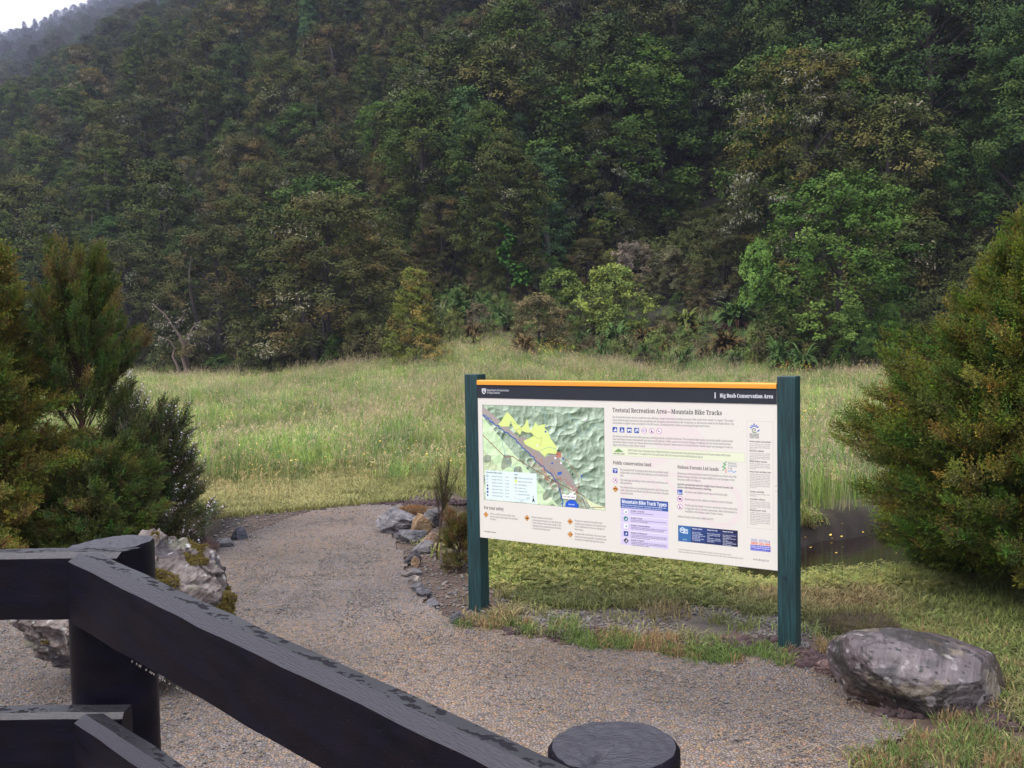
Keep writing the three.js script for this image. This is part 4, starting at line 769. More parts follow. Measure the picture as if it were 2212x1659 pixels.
const kinds = {
  beech: [1, 2, 3].map((k) => makeTree(100 + k, { h: 10, r: 2.7, base: 0.08, shape: egg, boughs: 84, br: 0.8, pads: 10, pr: 0.3, leaves: 32, flat: 0.75, ll: 0.13, lw: 0.075, pal: OLIVE, tip: 0.14, bark: BARKS.mid, lichen: 0.04 })),
  kanuka: [1, 2, 3].map((k) => makeTree(120 + k, { h: 8, r: 2.5, base: 0.03, shape: top, boughs: 90, br: 0.66, pads: 10, pr: 0.25, leaves: 32, flat: 0.85, ll: 0.12, lw: 0.045, droop: 0.2, pal: BROWN, tip: 0.22, bark: BARKS.mid, stems: 2, lichen: 0.1 })),
  pole: [1, 2].map((k) => makeTree(140 + k, { h: 12, r: 1.9, base: 0.4, shape: flame, boughs: 52, br: 0.8, pads: 9, pr: 0.3, leaves: 34, flat: 0.75, ll: 0.14, lw: 0.075, pal: OLIVE, tip: 0.2, bark: BARKS.pale, tr: 0.11, limbs: 0.2 })),
  broad: [1, 2].map((k) => makeTree(160 + k, { h: 7, r: 2.7, base: 0.1, shape: round, boughs: 74, br: 0.62, pads: 9, pr: 0.22, leaves: 40, flat: 0.75, ll: 0.1, lw: 0.065, pal: GREEN, tip: 0.3, bark: BARKS.dark, topBias: 0.75 })),
  podo: [1, 2].map((k) => makeTree(180 + k, { h: 13, r: 3.6, base: 0.08, shape: egg, boughs: 110, br: 1.05, pads: 11, pr: 0.38, leaves: 34, flat: 0.6, ll: 0.15, lw: 0.07, droop: 0.3, pal: DARK, tip: 0.3, bark: BARKS.mid })),
  column: [1].map((k) => makeTree(200 + k, { h: 9, r: 1.9, base: 0.08, shape: cone, boughs: 58, br: 0.62, pads: 9, pr: 0.26, leaves: 36, flat: 0.6, ll: 0.12, lw: 0.07, pal: BLUE, tip: 0.2, bark: BARKS.pale })),
  lichen: [1].map((k) => makeTree(220 + k, { h: 10, r: 3.0, base: 0.12, shape: top, boughs: 84, br: 0.75, pads: 9, pr: 0.26, leaves: 36, flat: 0.7, ll: 0.12, lw: 0.055, droop: 0.15, pal: [[0.085, 0.085, 0.028], [0.056, 0.066, 0.022], [0.14, 0.12, 0.03]], tip: 0.25, bark: BARKS.mid, stems: 3, lichen: 0.36 })),
  bush: [1, 2].map((k) => makeTree(240 + k, { h: 2, r: 1.15, base: 0.0, shape: dome, boughs: 46, br: 0.34, pads: 7, pr: 0.13, leaves: 32, flat: 0.8, ll: 0.07, lw: 0.028, pal: [[1, 1, 1], [0.66, 0.66, 0.66], [1.5, 1.35, 1.3]], tip: 0.25, bark: BARKS.dark, tr: 0.04 })),
  leafy: [1, 2].map((k) => makeTree(250 + k, { h: 2, r: 1.15, base: 0.0, shape: dome, boughs: 42, br: 0.34, pads: 7, pr: 0.14, leaves: 28, flat: 0.75, ll: 0.08, lw: 0.052, pal: [[1, 1, 1], [0.62, 0.66, 0.62], [1.5, 1.35, 1.2]], tip: 0.25, bark: BARKS.dark, tr: 0.012, limbs: 0.2 })),
  fircone: [1].map((k) => makeTree(260 + k, { h: 3.6, r: 1.4, base: 0.02, shape: cone, boughs: 84, br: 0.36, pads: 8, pr: 0.14, leaves: 34, flat: 0.9, ll: 0.08, lw: 0.028, pal: [[0.085, 0.09, 0.022], [0.055, 0.065, 0.02], [0.16, 0.1, 0.04]], tip: 0.3, bark: BARKS.mid, lichen: 0.05 })),
};
const barkMat = std({ vertexColors: true, roughness: 0.95 });
const tintMats = new Map();
function leafMat(t) { const k = t.join(); if (!tintMats.has(k)) tintMats.set(k, phys({ vertexColors: true, color: new THREE.Color().setRGB(...t), roughness: 0.85, specularIntensity: 0.15 })); return tintMats.get(k); }
function plant(kind, v, tint, pos, sh, sr, turn, name, label, category, group) {
  const k = kinds[kind], s = k[v % k.length], g = thing(name, label, category, [pos.x, pos.y, pos.z], group);
  part('trunk', s.trunk, barkMat, g); part('crown', s.crown, leafMat(tint), g);
  g.scale.set(sr, sh, sr); g.rotation.y = turn; return g;
}

// low growth that covers the forest floor and the bank
function undergrowth(r) {
  const u = makeTree(270, { h: 1, r: 0.75, base: 0.02, shape: round, boughs: 16, br: 0.3, pads: 5, pr: 0.12, leaves: 20, flat: 0.75, ll: 0.085, lw: 0.04, pal: [[1, 1, 1], [0.65, 0.65, 0.65], [1.4, 1.3, 1.2]], tip: 0.2, bark: BARKS.dark, tr: 0.02, limbs: 0 }).crown, low = [];
  for (let i = 0; i < 9000; i++) {
    const D = 30 + 75 * r(), a = (r() * 58 - 29) * Math.PI / 180, x = Math.tan(a) * D, z = -D, d = hillD(x, z); if (d < -2.6 + 2 * fbm(x * 0.4, z * 0.4)) continue;
    const [px, py] = toPx(V(x, height(x, z), z)); if (px < -60 || px > 2280 || py < -20 || py > 830) continue;
    const bank = px > 950 && px < 1660 && py > 600; if (r() < (bank ? 0.6 : 0.3)) continue;
    const k = r(), v = 0.7 + 0.6 * r(), c = bank ? (k < 0.35 ? [0.1, 0.16, 0.045] : k < 0.6 ? [0.115, 0.105, 0.05] : k < 0.88 ? [0.15, 0.2, 0.055] : [0.15, 0.125, 0.065]) : (k < 0.6 ? [0.08, 0.1, 0.032] : [0.09, 0.085, 0.036]), s = (bank ? 0.3 : 0.8) + (bank ? 0.5 : 0.6) * r();
    low.push({ m: mat4(x, height(x, z) - 0.1, z, 0, r() * 6.28, 0, s, s * (0.7 + 0.6 * r()), s), c: c.map((q) => q * v) });
  }
  tag(instanced('undergrowth', u, leafMat([1, 1, 1]), low), 'low mixed undergrowth covering the forest floor and fern bank', 'undergrowth');
}

// ---------------------------------------------------------------- forest on the hillside
const placed = []; // {x, z, r} of single trees that keep others off
let treeCount = 0;
// [kind, variant, centre px, top px, foot px, width px, tint, name, label]
const single = [
  ['kanuka', 0, 705, 440, 792, 330, [1.3, 1.2, 1.1], 'kanuka_tree', 'broad brownish tree with lichen tips at the meadow edge'],
  ['kanuka', 1, 480, 500, 800, 240, [1, 1, 1], 'kanuka_tree', 'olive bushy tree behind the twisted bare tree'],
  ['kanuka', 2, 285, 545, 815, 230, [1, 1, 1], 'kanuka_tree', 'dense olive tree at the far end of the meadow'],
  ['beech', 1, 600, 460, 772, 190, [1, 1, 1], 'beech_tree', 'dark layered tree between the brownish broad tree and the olive bushy tree'],
  ['fircone', 0, 897, 590, 792, 176, [1.7, 1.8, 1.3], 'cone_shaped_tree', 'small cone shaped olive tree with orange tips at the meadow edge'],
  ['broad', 0, 1815, 392, 796, 380, [0.95, 0.95, 0.9], 'broadleaf_tree', 'large bright green spreading tree beyond the sign post by the grey boulder'],
  ['lichen', 0, 1738, 140, 655, 330, [1, 1, 1], 'lichen_tree', 'tall olive tree hung with pale grey lichen above the bright green tree'],
  ['broad', 1, 825, 232, 430, 190, [1.15, 1.1, 0.9], 'broadleaf_tree', 'rounded bright green tree standing out of the dark hillside forest'],
  ['pole', 0, 1428, 95, 445, 170, [1.25, 1.75, 1.0], 'light_green_tree', 'tall light green tree with a thin pale trunk on the hillside'],
  ['column', 0, 1245, 80, 215, 75, [0.95, 1.0, 1.2], 'blue_green_tree', 'narrow blue green tree high on the hillside'],
  ['podo', 0, 2010, -60, 470, 330, [1.35, 1.4, 1.2], 'podocarp_tree', 'huge dark drooping tree behind the lichen hung tree'],
  ['podo', 1, 2230, 10, 520, 300, [1.2, 1.35, 1.1], 'podocarp_tree', 'huge dark drooping tree rising behind the large yellow green kanuka bush'],
  ['broad', 0, 2170, 190, 440, 170, [0.85, 0.8, 0.9], 'broadleaf_tree', 'dark green leafy tree under the huge drooping tree'],
  ['broad', 1, 1620, -10, 170, 150, [0.85, 1.0, 1.0], 'broadleaf_tree', 'mid green leafy tree near the top of the hillside beside the lichen tree'],
  ['lichen', 0, 410, 345, 490, 80, [1.2, 1.15, 1.3], 'lichen_tree', 'small greyish lichen covered tree in the forest edge'],
  ['kanuka', 2, 845, 330, 560, 120, [1.25, 1.05, 1.0], 'kanuka_tree', 'brown tinged tree with pale tips below the rounded bright green tree'],
  ['broad', 1, 640, 360, 480, 90, [0.85, 0.95, 1.1], 'broadleaf_tree', 'small blue green rounded tree in the forest edge'],
  ['beech', 0, 1100, 330, 640, 200, [1.05, 1.0, 0.9], 'beech_tree', 'olive layered tree above the fern bank'],
  ['kanuka', 1, 965, 430, 610, 150, [1.1, 1.0, 1], 'kanuka_tree', 'brown olive tree above the fern bank with pale lichen tips'],
  ['broad', 1, 1460, 370, 480, 90, [1, 1, 1], 'broadleaf_tree', 'green rounded tree below the thin pale trunk'],
  ['kanuka', 0, 1560, 470, 660, 170, [1, 1, 1], 'kanuka_tree', 'olive tree between the fern bank and the lichen tree'],
  ['kanuka', 1, 1270, 520, 625, 110, [1.2, 1.1, 1.05], 'kanuka_tree', 'short brownish tree at the top of the fern bank'],
  ['kanuka', 2, 1440, 540, 640, 100, [1.15, 1.1, 1.1], 'kanuka_tree', 'short greyish olive tree over the ferns'],
];
for (const [kind, v, cx, ty, fy, w, tint, name, label] of single) {
  const b = onGround(cx, Math.min(fy, 800)), D = -b.z, s = kinds[kind][v % kinds[kind].length], H = (fy - ty) / FOCAL * D, R = w / 2 / FOCAL * D;
  plant(kind, v, tint, b, H / s.h / 0.98, R / s.r / 0.92, cx, name, label, 'tree');
  placed.push({ x: b.x, z: b.z, r: R, px: cx, top: ty, w, D }); treeCount++;
}
{ // a hanging green vine on the tree above the ferns
  const L = new Leaves(), r = rng(71), b = onGround(1105, 640), D = -b.z - 1.6;
  for (let k = 0; k < 900; k++) { const t = r(), px = 1080 + 40 * t + 14 * Math.sin(t * 9) + (r() - 0.5) * 26 * (0.5 + t), p = at(px, 482 + 130 * t, D + (r() - 0.5) * 0.5), d = rdir(r), f = 0.7 + 0.6 * r(); L.leaf(p.x - b.x, p.y - b.y, p.z - b.z, unit([d[0], d[1] - 0.6, d[2]]), unit(cross(d, [0, 1, 0])), 0.2, 0.13, [0.05 * f, 0.12 * f, 0.022 * f]); }
  const t = thing('climbing_vine', 'bright green climbing vine hanging down the olive layered tree', 'vine', [b.x, b.y, b.z]); part('foliage', L.geo(), leafMat([1, 1, 1]), t);
}
{
  const r = rng(2024), cand = [];
  for (let D = 34; D < 1080; ) {
    const step = 2.1 + D * 0.0125;
    for (let a = -34; a < 34; a += step / D * 57.3) {
      const aa = (a + (r() - 0.5) * step / D * 50) * Math.PI / 180, DD = D + (r() - 0.5) * step * 0.9, x = Math.sin(aa) * DD / Math.cos(aa), z = -DD;
      const d = hillD(x, z); if (d < 1.5) continue;
      const y = height(x, z), [px, py] = toPx(V(x, y, z));
      if (px < -260 || px > 2470 || py < -230) continue;
      if (px > 930 && px < 1660 && py > 612) continue;
      if (px > 120 && px < 900 && py > 770) continue;
      if (placed.some((q) => Math.hypot(q.x - x, q.z - z) < q.r * 0.85 + 0.4)) continue;
      // do not stand in front of a single tree's crown
      const big = r(), H = (5 + 4.6 * big * big) * (1 + 0.3 * smooth(1200, 1700, px) * (DD < 110 ? 1 : 0)) + 0.006 * DD, hpx = H / D * FOCAL;
      if (placed.some((q) => q.D > DD && Math.abs(q.px - px) < q.w * 0.5 && py - hpx < q.top + (q.w > 250 ? 240 : 110) && py > q.top)) continue;
      cand.push({ x, y, z, px, py, D: DD, H, hpx });
    }
    D += step * 0.9;
  }
  // hidden ones are left out: keep a tree when its upper part rises above what stands before it
  const cols = new Float32Array(300).fill(1e9), seen = [];
  for (const q of cand.sort((a, b) => a.D - b.D)) {
    const tp = q.py - q.hpx, i0 = clamp(Math.floor((q.px - q.hpx * 0.18 + 300) / 10), 0, 299), i1 = clamp(Math.floor((q.px + q.hpx * 0.18 + 300) / 10), 0, 299); let free = 0;
    for (let i = i0; i <= i1; i++) free = Math.max(free, cols[i] - tp);
    if (free < 6 || tp > 1659 || q.py < -60) continue;
    for (let i = i0; i <= i1; i++) cols[i] = Math.min(cols[i], tp + q.hpx * 0.12);
    seen.push(q);
  }
  const label = {
    beech: 'olive brown layered tree in the dense hillside forest', kanuka: 'brownish fine leaved tree in the dense hillside forest', pole: 'slender forest tree with a tall thin pale trunk on the misty hillside',
    broad: 'fresh green rounded tree scattered in the hillside forest', podo: 'dark green drooping tree in the hillside forest', column: 'narrow blue green tree in the hillside forest', lichen: 'grey lichen flecked tree in the hillside forest',
  };
  const nameOf = { beech: 'beech_tree', kanuka: 'kanuka_tree', pole: 'slender_tree', broad: 'broadleaf_tree', podo: 'podocarp_tree', column: 'blue_green_tree', lichen: 'lichen_tree' };
  const vis = seen.filter((q) => q.px > -80 && q.px < 2292 && q.py - q.hpx < 900).sort((a, b) => b.hpx - a.hpx), near = new Set(vis.slice(0, 285 - treeCount)), far = [[], [], [], []], farKinds = [kinds.beech[1], kinds.pole[0], kinds.kanuka[2], kinds.beech[2]];
  const tints = [[1, 1, 1], [1.25, 1.1, 1.05], [0.85, 0.95, 0.95], [1.15, 1.25, 0.95]];
  for (const q of seen) {
    const k = r(), right = smooth(1000, 1700, q.px), n = N2(q.x * 0.03, q.z * 0.03); let kind;
    if (k < 0.06 + 0.2 * right + (n > 0.2 ? 0.1 : 0)) kind = 'broad'; else if (k < 0.12 + 0.3 * right) kind = right > 0.5 ? 'podo' : 'column';
    else if (k < 0.2 + 0.3 * right) kind = 'lichen'; else if (k < 0.48 + 0.2 * right) kind = 'kanuka'; else if (k < 0.74 || q.D < 62) kind = 'beech'; else kind = 'pole';
    const s = kinds[kind], v = Math.floor(r() * s.length), H = kind === 'broad' ? q.H * 0.8 : kind === 'podo' ? q.H * 1.1 : q.H, sc = H / s[v].h, wd = sc * (1.0 + 0.4 * r()), ti = kind === 'broad' ? [[0.72, 0.72, 0.85], [0.85, 0.78, 0.85], [0.6, 0.62, 0.75]][Math.floor(r() * 3)] : tints[Math.floor(r() * 4)];
    if (near.has(q)) plant(kind, v, ti, V(q.x, q.y - 0.1, q.z), sc, wd, r() * 6.28, nameOf[kind], label[kind], 'tree', 'trees of the hillside forest');
    else { const w = Math.floor(r() * 4.6) % 4, sg = farKinds[w], g = 0.8 + 0.5 * r(), gr = r() < 0.15 ? 1.3 : 1; far[w].push({ m: mat4(q.x, q.y - 0.1, q.z, 0, r() * 6.28, 0, q.H / sg.h * 1.15 * (0.9 + 0.3 * r()), q.H / sg.h, q.H / sg.h * 1.15), c: [g, g * gr, g] }); }
  }
  undergrowth(r);
  const g = new THREE.Group(); g.name = 'distant_forest'; tag(g, 'misty far forest covering the upper hillside and ridge', 'forest', null, 'stuff'); scene.add(g);
  const solid = (s) => mergeGeometries([s.crown, s.trunk.toNonIndexed()]);
  far.forEach((l, i) => l.length && instanced(['rounded_trees', 'slender_trees', 'bushy_trees', 'layered_trees'][i], solid(farKinds[i]), leafMat([1, 1, 1]), l, g));
  console.log('trees seen', seen.length, 'single', near.size + treeCount, 'far', far.map((l) => l.length).join(), 'cand', cand.length);
}

// ---------------------------------------------------------------- shrubs and ferns at the foot of the hill
// [kind, variant, left, right, top, foot, colour, name, label]
const GRN = [0.075, 0.14, 0.03], OLV = [0.085, 0.095, 0.03], BRN = [0.085, 0.072, 0.034], GRY = [0.135, 0.135, 0.085], PNK = [0.14, 0.118, 0.092], LIM = [0.1, 0.13, 0.03];
[
  ['leafy', 0, 1145, 1217, 566, 616, GRN, 'round green shrub at the top of the fern bank'],
  ['bush', 0, 1150, 1196, 580, 632, GRY, 'round grey green shrub in front of the top green shrub'],
  ['leafy', 1, 1158, 1264, 608, 698, [0.07, 0.1, 0.024], 'large dome shaped yellow green shrub on the fern bank'],
  ['bush', 1, 1100, 1152, 620, 664, BRN, 'low flat topped brown shrub on the fern bank'],
  ['bush', 2, 1010, 1062, 666, 702, [0.1, 0.085, 0.05], 'low pinkish brown heath on the fern bank'],
  ['bush', 0, 1098, 1232, 662, 750, BRN, 'wide dark brown shrub in the middle of the fern bank'],
  ['leafy', 0, 1262, 1392, 606, 722, LIM, 'pale yellow green leafy shrub beside the wide brown shrub'],
  ['bush', 1, 1312, 1408, 546, 622, PNK, 'dome shaped pinkish grey shrub above the ferns'],
  ['bush', 2, 1342, 1402, 604, 650, [0.1, 0.085, 0.04], 'tan dome shaped shrub below the pinkish grey shrub'],
  ['bush', 0, 1402, 1488, 560, 645, [0.085, 0.085, 0.045], 'greyish olive shrub with bare twigs above the bright fern'],
  ['bush', 1, 1482, 1536, 650, 690, BRN, 'small brown shrub between two fern clumps'],
  ['leafy', 1, 1600, 1680, 560, 700, GRN, 'green leafy shrub beside the bright green spreading tree'],
  ['bush', 2, 960, 1000, 690, 755, OLV, 'thin olive shrub next to the cone shaped tree'],
  ['bush', 0, 1290, 1345, 560, 625, OLV, 'olive shrub behind the pale yellow green shrub'],
  ['bush', 1, 1040, 1100, 560, 640, OLV, 'olive shrub at the foot of the vine covered tree'],
  ['leafy', 0, 690, 760, 740, 790, GRN, 'low green shrub under the broad brownish tree'],
  ['bush', 2, 740, 830, 700, 788, OLV, 'olive shrub left of the cone shaped tree'],
  ['bush', 0, 600, 700, 730, 790, OLV, 'olive shrub under the layered tree'],
  ['leafy', 1, 440, 520, 775, 812, [0.06, 0.1, 0.03], 'low grey green weedy shrub by the twisted bare tree'],
  ['bush', 2, 500, 600, 715, 800, OLV, 'olive shrub behind the lichen covered shrub'],
  ['leafy', 0, 1880, 1960, 690, 800, GRN, 'leafy green shrub beyond the large yellow green kanuka bush'],
  ['bush', 1, 1700, 1800, 690, 800, OLV, 'olive shrub under the bright green spreading tree'],
  ['bush', 2, 1790, 1900, 700, 805, GRN, 'wide green shrub under the bright green spreading tree'],
].forEach(([kind, v, x0, x1, y0, y1, col, label], i) => {
  const b = onGround((x0 + x1) / 2, y1), D = -b.z, s = kinds[kind][v % kinds[kind].length];
  plant(kind, v, i < 15 ? col.map((q) => q * 1.75) : col, b, (y1 - y0) / FOCAL * D / s.h / 0.8, (x1 - x0) / 2 / FOCAL * D / s.r / 0.8, i * 1.7, 'shrub', label, 'shrub');
});
const fernGeo = [0, 1, 2].map((q) => {
  const r = rng(600 + q), L = new Leaves(), dead = new Leaves();
  const frond = (B, a, len, rise, droop, col, w) => {
    let y = 0.1, d = 0; const n = 13;
    for (let k = 0; k < n; k++) {
      const t = k / n, up = rise - droop * t * t, st = len / n; d += st * Math.cos(up); y += st * Math.sin(up);
      const x = Math.cos(a) * d, z = Math.sin(a) * d, pw = w * Math.sin(Math.PI * clamp(0.1 + t * 0.9)) + 0.02;
      for (const s of [-1, 1]) { const u = unit([-Math.sin(a) * s + Math.cos(a) * 0.45, -0.15, Math.cos(a) * s + Math.sin(a) * 0.45]), f = 0.75 + 0.5 * r(); B.leaf(x, y, z, u, unit([Math.cos(a), Math.tan(clamp(up, -1.2, 1.2)) * 0.7, Math.sin(a)]), pw, st * 1.5, [col[0] * f, col[1] * f, col[2] * f]); }
    }
  };
  for (let k = 0; k < 70; k++) frond(L, k * 2.4 + r(), 0.5 + 0.45 * r(), 0.5 + 0.9 * r(), 1.5 + 0.9 * r(), [1, 1, 1], 0.1);
  for (let k = 0; k < 16; k++) frond(dead, k * 2.4 + r(), 0.5 + 0.3 * r(), 0.3 + 0.3 * r(), 2.2, [0.055, 0.03, 0.022], 0.08);
  return [L.geo(), dead.geo()];
});
const FG = [0.085, 0.15, 0.045], FD = FG, FB = [0.14, 0.1, 0.04], FY = [0.15, 0.18, 0.045];
[
  [962, 1009, 632, 664, FG, 'mid green fern clump beside the cone shaped tree'], [962, 1031, 646, 684, FD, 'wide green fern clump beside the cone shaped tree'], [985, 1026, 616, 645, FY, 'yellowish fern with red brown stalk at the top of the bank'],
  [1021, 1063, 632, 672, FG, 'mid green fern clump right of the red stalked fern'], [1058, 1096, 658, 700, FD, 'green fern clump beside the pinkish brown heath'], [950, 1008, 664, 704, FY, 'pale fern clump low on the bank by the cone shaped tree'],
  [1002, 1053, 724, 753, FY, 'yellow green fern clump standing alone in the grass'], [993, 1048, 698, 732, FB, 'rusty brown fern clump above the lone yellow green fern'], [1034, 1064, 688, 714, FG, 'small fern clump beside the rusty brown fern'],
  [1098, 1164, 722, 772, FB, 'brown edged fern clump in front of the wide dark brown shrub'], [1073, 1118, 680, 714, FG, 'mid green fern clump left of the wide dark brown shrub'],
  [1443, 1518, 668, 714, FY, 'bright yellow green fern clump in the middle of the bank'], [1460, 1518, 702, 743, FB, 'reddish brown fern clump right below the bright fern'], [1538, 1638, 650, 712, FG, 'wide fern clump with pale frond tips near the top of the bank'],
  [1521, 1614, 714, 764, FB, 'wide dark reddish fern clump beside the grass gap'], [1612, 1668, 714, 766, FY, 'yellow green fern clump next to the spreading tree'], [1362, 1428, 705, 750, FB, 'rusty fern clump left of the bright fern'],
  [1415, 1452, 730, 768, FB, 'small brown fern clump at the foot of the bank'], [1374, 1420, 738, 776, FG, 'low green fern clump at the foot of the bank'], [1420, 1464, 702, 738, FY, 'pale fern clump beside the rusty fern'],
  [1442, 1506, 750, 795, FG, 'meadow edge fern clump with light green fronds'], [1501, 1545, 748, 782, FB, 'meadow edge fern clump with brownish fronds'], [1562, 1616, 755, 795, FG, 'meadow edge fern clump left of the tall green fern'],
  [1607, 1656, 760, 796, FY, 'meadow edge fern clump with yellowish fronds'], [1652, 1712, 728, 806, FD, 'tall green fern clump under the spreading tree'], [1284, 1322, 735, 792, FD, 'green fern clump standing in the meadow'], [1300, 1364, 698, 760, FD, 'green fern clump below the pale yellow green shrub'],
  [1700, 1770, 745, 810, FD, 'low green fern clump at the meadow edge by the spreading tree'], [1235, 1285, 712, 752, FG, 'green fern clump between the brown shrub and the pale shrub'],
].forEach(([x0, x1, y0, y1, col, label], i) => {
  const b = onGround((x0 + x1) / 2, y1), D = -b.z, w = (x1 - x0) / 2 / FOCAL * D / 0.62, h = (y1 - y0) / FOCAL * D / 0.66, g = thing('fern_clump', label, 'fern', [b.x, b.y - 0.03, b.z], 'ferns on the bank');
  const q = fernGeo[i % 3]; part('fronds', q[0], leafMat(col), g); part('dead_fronds', q[1], leafMat([1, 1, 1]), g); g.scale.set(w, h, w); g.rotation.y = i * 1.3;
});
{ // twisted bare tree with lichen
  const b = onGround(392, 818), D = -b.z - 0.6, base = at(392, 818, D), root = thing('bare_tree', 'twisted bare grey tree with tufts of lichen at the meadow edge', 'tree', [base.x, height(base.x, base.z), base.z]), Wd = new Wood(), L = new Leaves(), r = rng(81);
  const P = (px, py, dz = 0) => { const v = at(px, py, D + dz); return [v.x - base.x, v.y - root.position.y, v.z - base.z]; }, col = [0.17, 0.125, 0.105];
  const limbs = [[[[405, 822], [402, 790], [395, 770], [398, 745], [390, 730]], 0.09, 0.05], [[[388, 822], [384, 795], [372, 770], [378, 755]], 0.05, 0.035], [[[418, 818], [408, 800], [404, 775], [408, 750], [400, 735]], 0.08, 0.05], [[[390, 730], [378, 712], [368, 695], [356, 678], [342, 666], [330, 655]], 0.05, 0.014], [[[378, 712], [386, 695], [396, 684], [404, 668]], 0.035, 0.012], [[[400, 735], [412, 720], [418, 706], [430, 700], [438, 712]], 0.045, 0.012], [[[378, 755], [366, 735], [350, 728], [340, 738]], 0.03, 0.01], [[[404, 760], [418, 745], [436, 738], [450, 745]], 0.03, 0.01], [[[395, 745], [410, 728], [424, 722]], 0.03, 0.01], [[[368, 695], [356, 700], [345, 698]], 0.02, 0.008]];
  limbs.forEach(([pts, r0, r1], i) => {
    const q = pts.map(([x, y], k) => P(x + (r() - 0.5) * 4, y, (i % 3 - 1) * 0.25 * k / pts.length)); Wd.limb(q, r0 * 1.25, r1 * 1.5, 7, col);
    if (i > 2) for (let k = 0; k < 90; k++) { const e = q[Math.min(q.length - 1, 1 + Math.floor(r() * (q.length - 1)))], d = rdir(r), f = 0.7 + 0.5 * r(); L.leaf(e[0] + d[0] * 0.28 * r(), e[1] + d[1] * 0.22 * r(), e[2] + d[2] * 0.28 * r(), unit([d[0], d[1] - 0.4, d[2]]), unit(cross(d, [0.3, 1, 0])), 0.13, 0.05, [0.21 * f, 0.2 * f, 0.15 * f]); }
  });
  part('trunk', Wd.geo(), barkMat, root); part('lichen', L.geo(), leafMat([1, 1, 1]), root);
}
{ // small lichen covered shrub
  const b = onGround(540, 800), root = thing('lichen_shrub', 'small pale lichen covered shrub beside the twisted bare tree', 'shrub', [b.x, b.y, b.z]), Wd = new Wood(), L = new Leaves(), r = rng(83);
  for (let k = 0; k < 16; k++) { const e = [(r() - 0.5) * 1.1, 0.5 + r() * 0.75, (r() - 0.5) * 0.8]; Wd.limb(bend([0, 0, 0], e, r, 0.4, 5), 0.03, 0.008, 5, [0.15, 0.12, 0.1]); for (let q = 0; q < 60; q++) { const d = rdir(r), f = 0.7 + 0.6 * r(); L.leaf(e[0] + d[0] * 0.2 * r(), e[1] + d[1] * 0.16 * r(), e[2] + d[2] * 0.2, unit(d), unit(cross(d, [0.3, 1, 0])), 0.11, 0.05, [0.24 * f, 0.23 * f, 0.18 * f]); } }
  part('branches', Wd.geo(), barkMat, root); part('lichen', L.geo(), leafMat([1, 1, 1]), root);
}

// ---------------------------------------------------------------- kanuka bushes close by: fine sprays
function sprayGeo(seed, { len = 0.34, twigs = 11, spread = 0.5, ll = 0.03, lw = 0.0105, up = 0.3 } = {}) {
  const r = rng(seed), L = new Leaves();
  const run = (o, d, length, n, tip) => {
    let p = o.slice(), q = d.slice();
    for (let k = 0; k < n; k++) {
      const s = length / n; q = unit([q[0] + (r() - 0.5) * 0.14, q[1] + up * 0.04, q[2] + (r() - 0.5) * 0.14]); const e = [p[0] + q[0] * s, p[1] + q[1] * s, p[2] + q[2] * s], sd = unit(cross(q, rdir(r)));
      L.tri([p[0] + sd[0] * 0.0012, p[1], p[2] + sd[2] * 0.0012], [p[0] - sd[0] * 0.0012, p[1], p[2] - sd[2] * 0.0012], e, [0.85, 0.6, 0.5]);
      for (let m = 0; m < 2; m++) { const v = rdir(r), u = unit([q[0] * 0.85 + v[0] * 0.75, q[1] * 0.85 + v[1] * 0.75, q[2] * 0.85 + v[2] * 0.75]), f = 0.75 + 0.5 * r(), y = tip && k > n * 0.6 ? [1.25 * f, 1.12 * f, 0.9 * f] : [f, f, f]; L.leaf(p[0], p[1], p[2], u, unit(cross(u, rdir(r))), ll * (0.7 + 0.6 * r()), lw, y); }
      p = e;
    }
    return p;
  };
  const ax = [[0, 0, 0]]; let q = [0, 1, 0]; for (let k = 0; k < 6; k++) { q = unit([q[0] + (r() - 0.5) * 0.2, q[1], q[2] + (r() - 0.5) * 0.2]); const p = ax[k]; ax.push([p[0] + q[0] * len / 6, p[1] + q[1] * len / 6, p[2] + q[2] * len / 6]); }
  run([0, 0, 0], [0, 1, 0], len, 14, true);
  for (let k = 0; k < twigs; k++) { const t = 0.1 + 0.85 * k / twigs, i = Math.min(5, Math.floor(t * 6)), p = ax[i], a = k * 2.4 + r(), l = len * (0.55 - 0.38 * t) * (0.7 + 0.6 * r()); run(p, unit([Math.cos(a) * spread, 0.75, Math.sin(a) * spread]), l, Math.max(3, Math.round(l / 0.016)), true); }
  return L.geo();
}
const spraysA = [1, 2, 3].map((k) => sprayGeo(700 + k)), spraysB = [1, 2].map((k) => sprayGeo(710 + k, { len: 0.36, twigs: 8, spread: 0.38, ll: 0.02, lw: 0.0065, up: 0.8 }));
const sprayMat = phys({ vertexColors: true, roughness: 0.85, specularIntensity: 0.2, side: THREE.DoubleSide });
const UP = V(0, 1, 0);
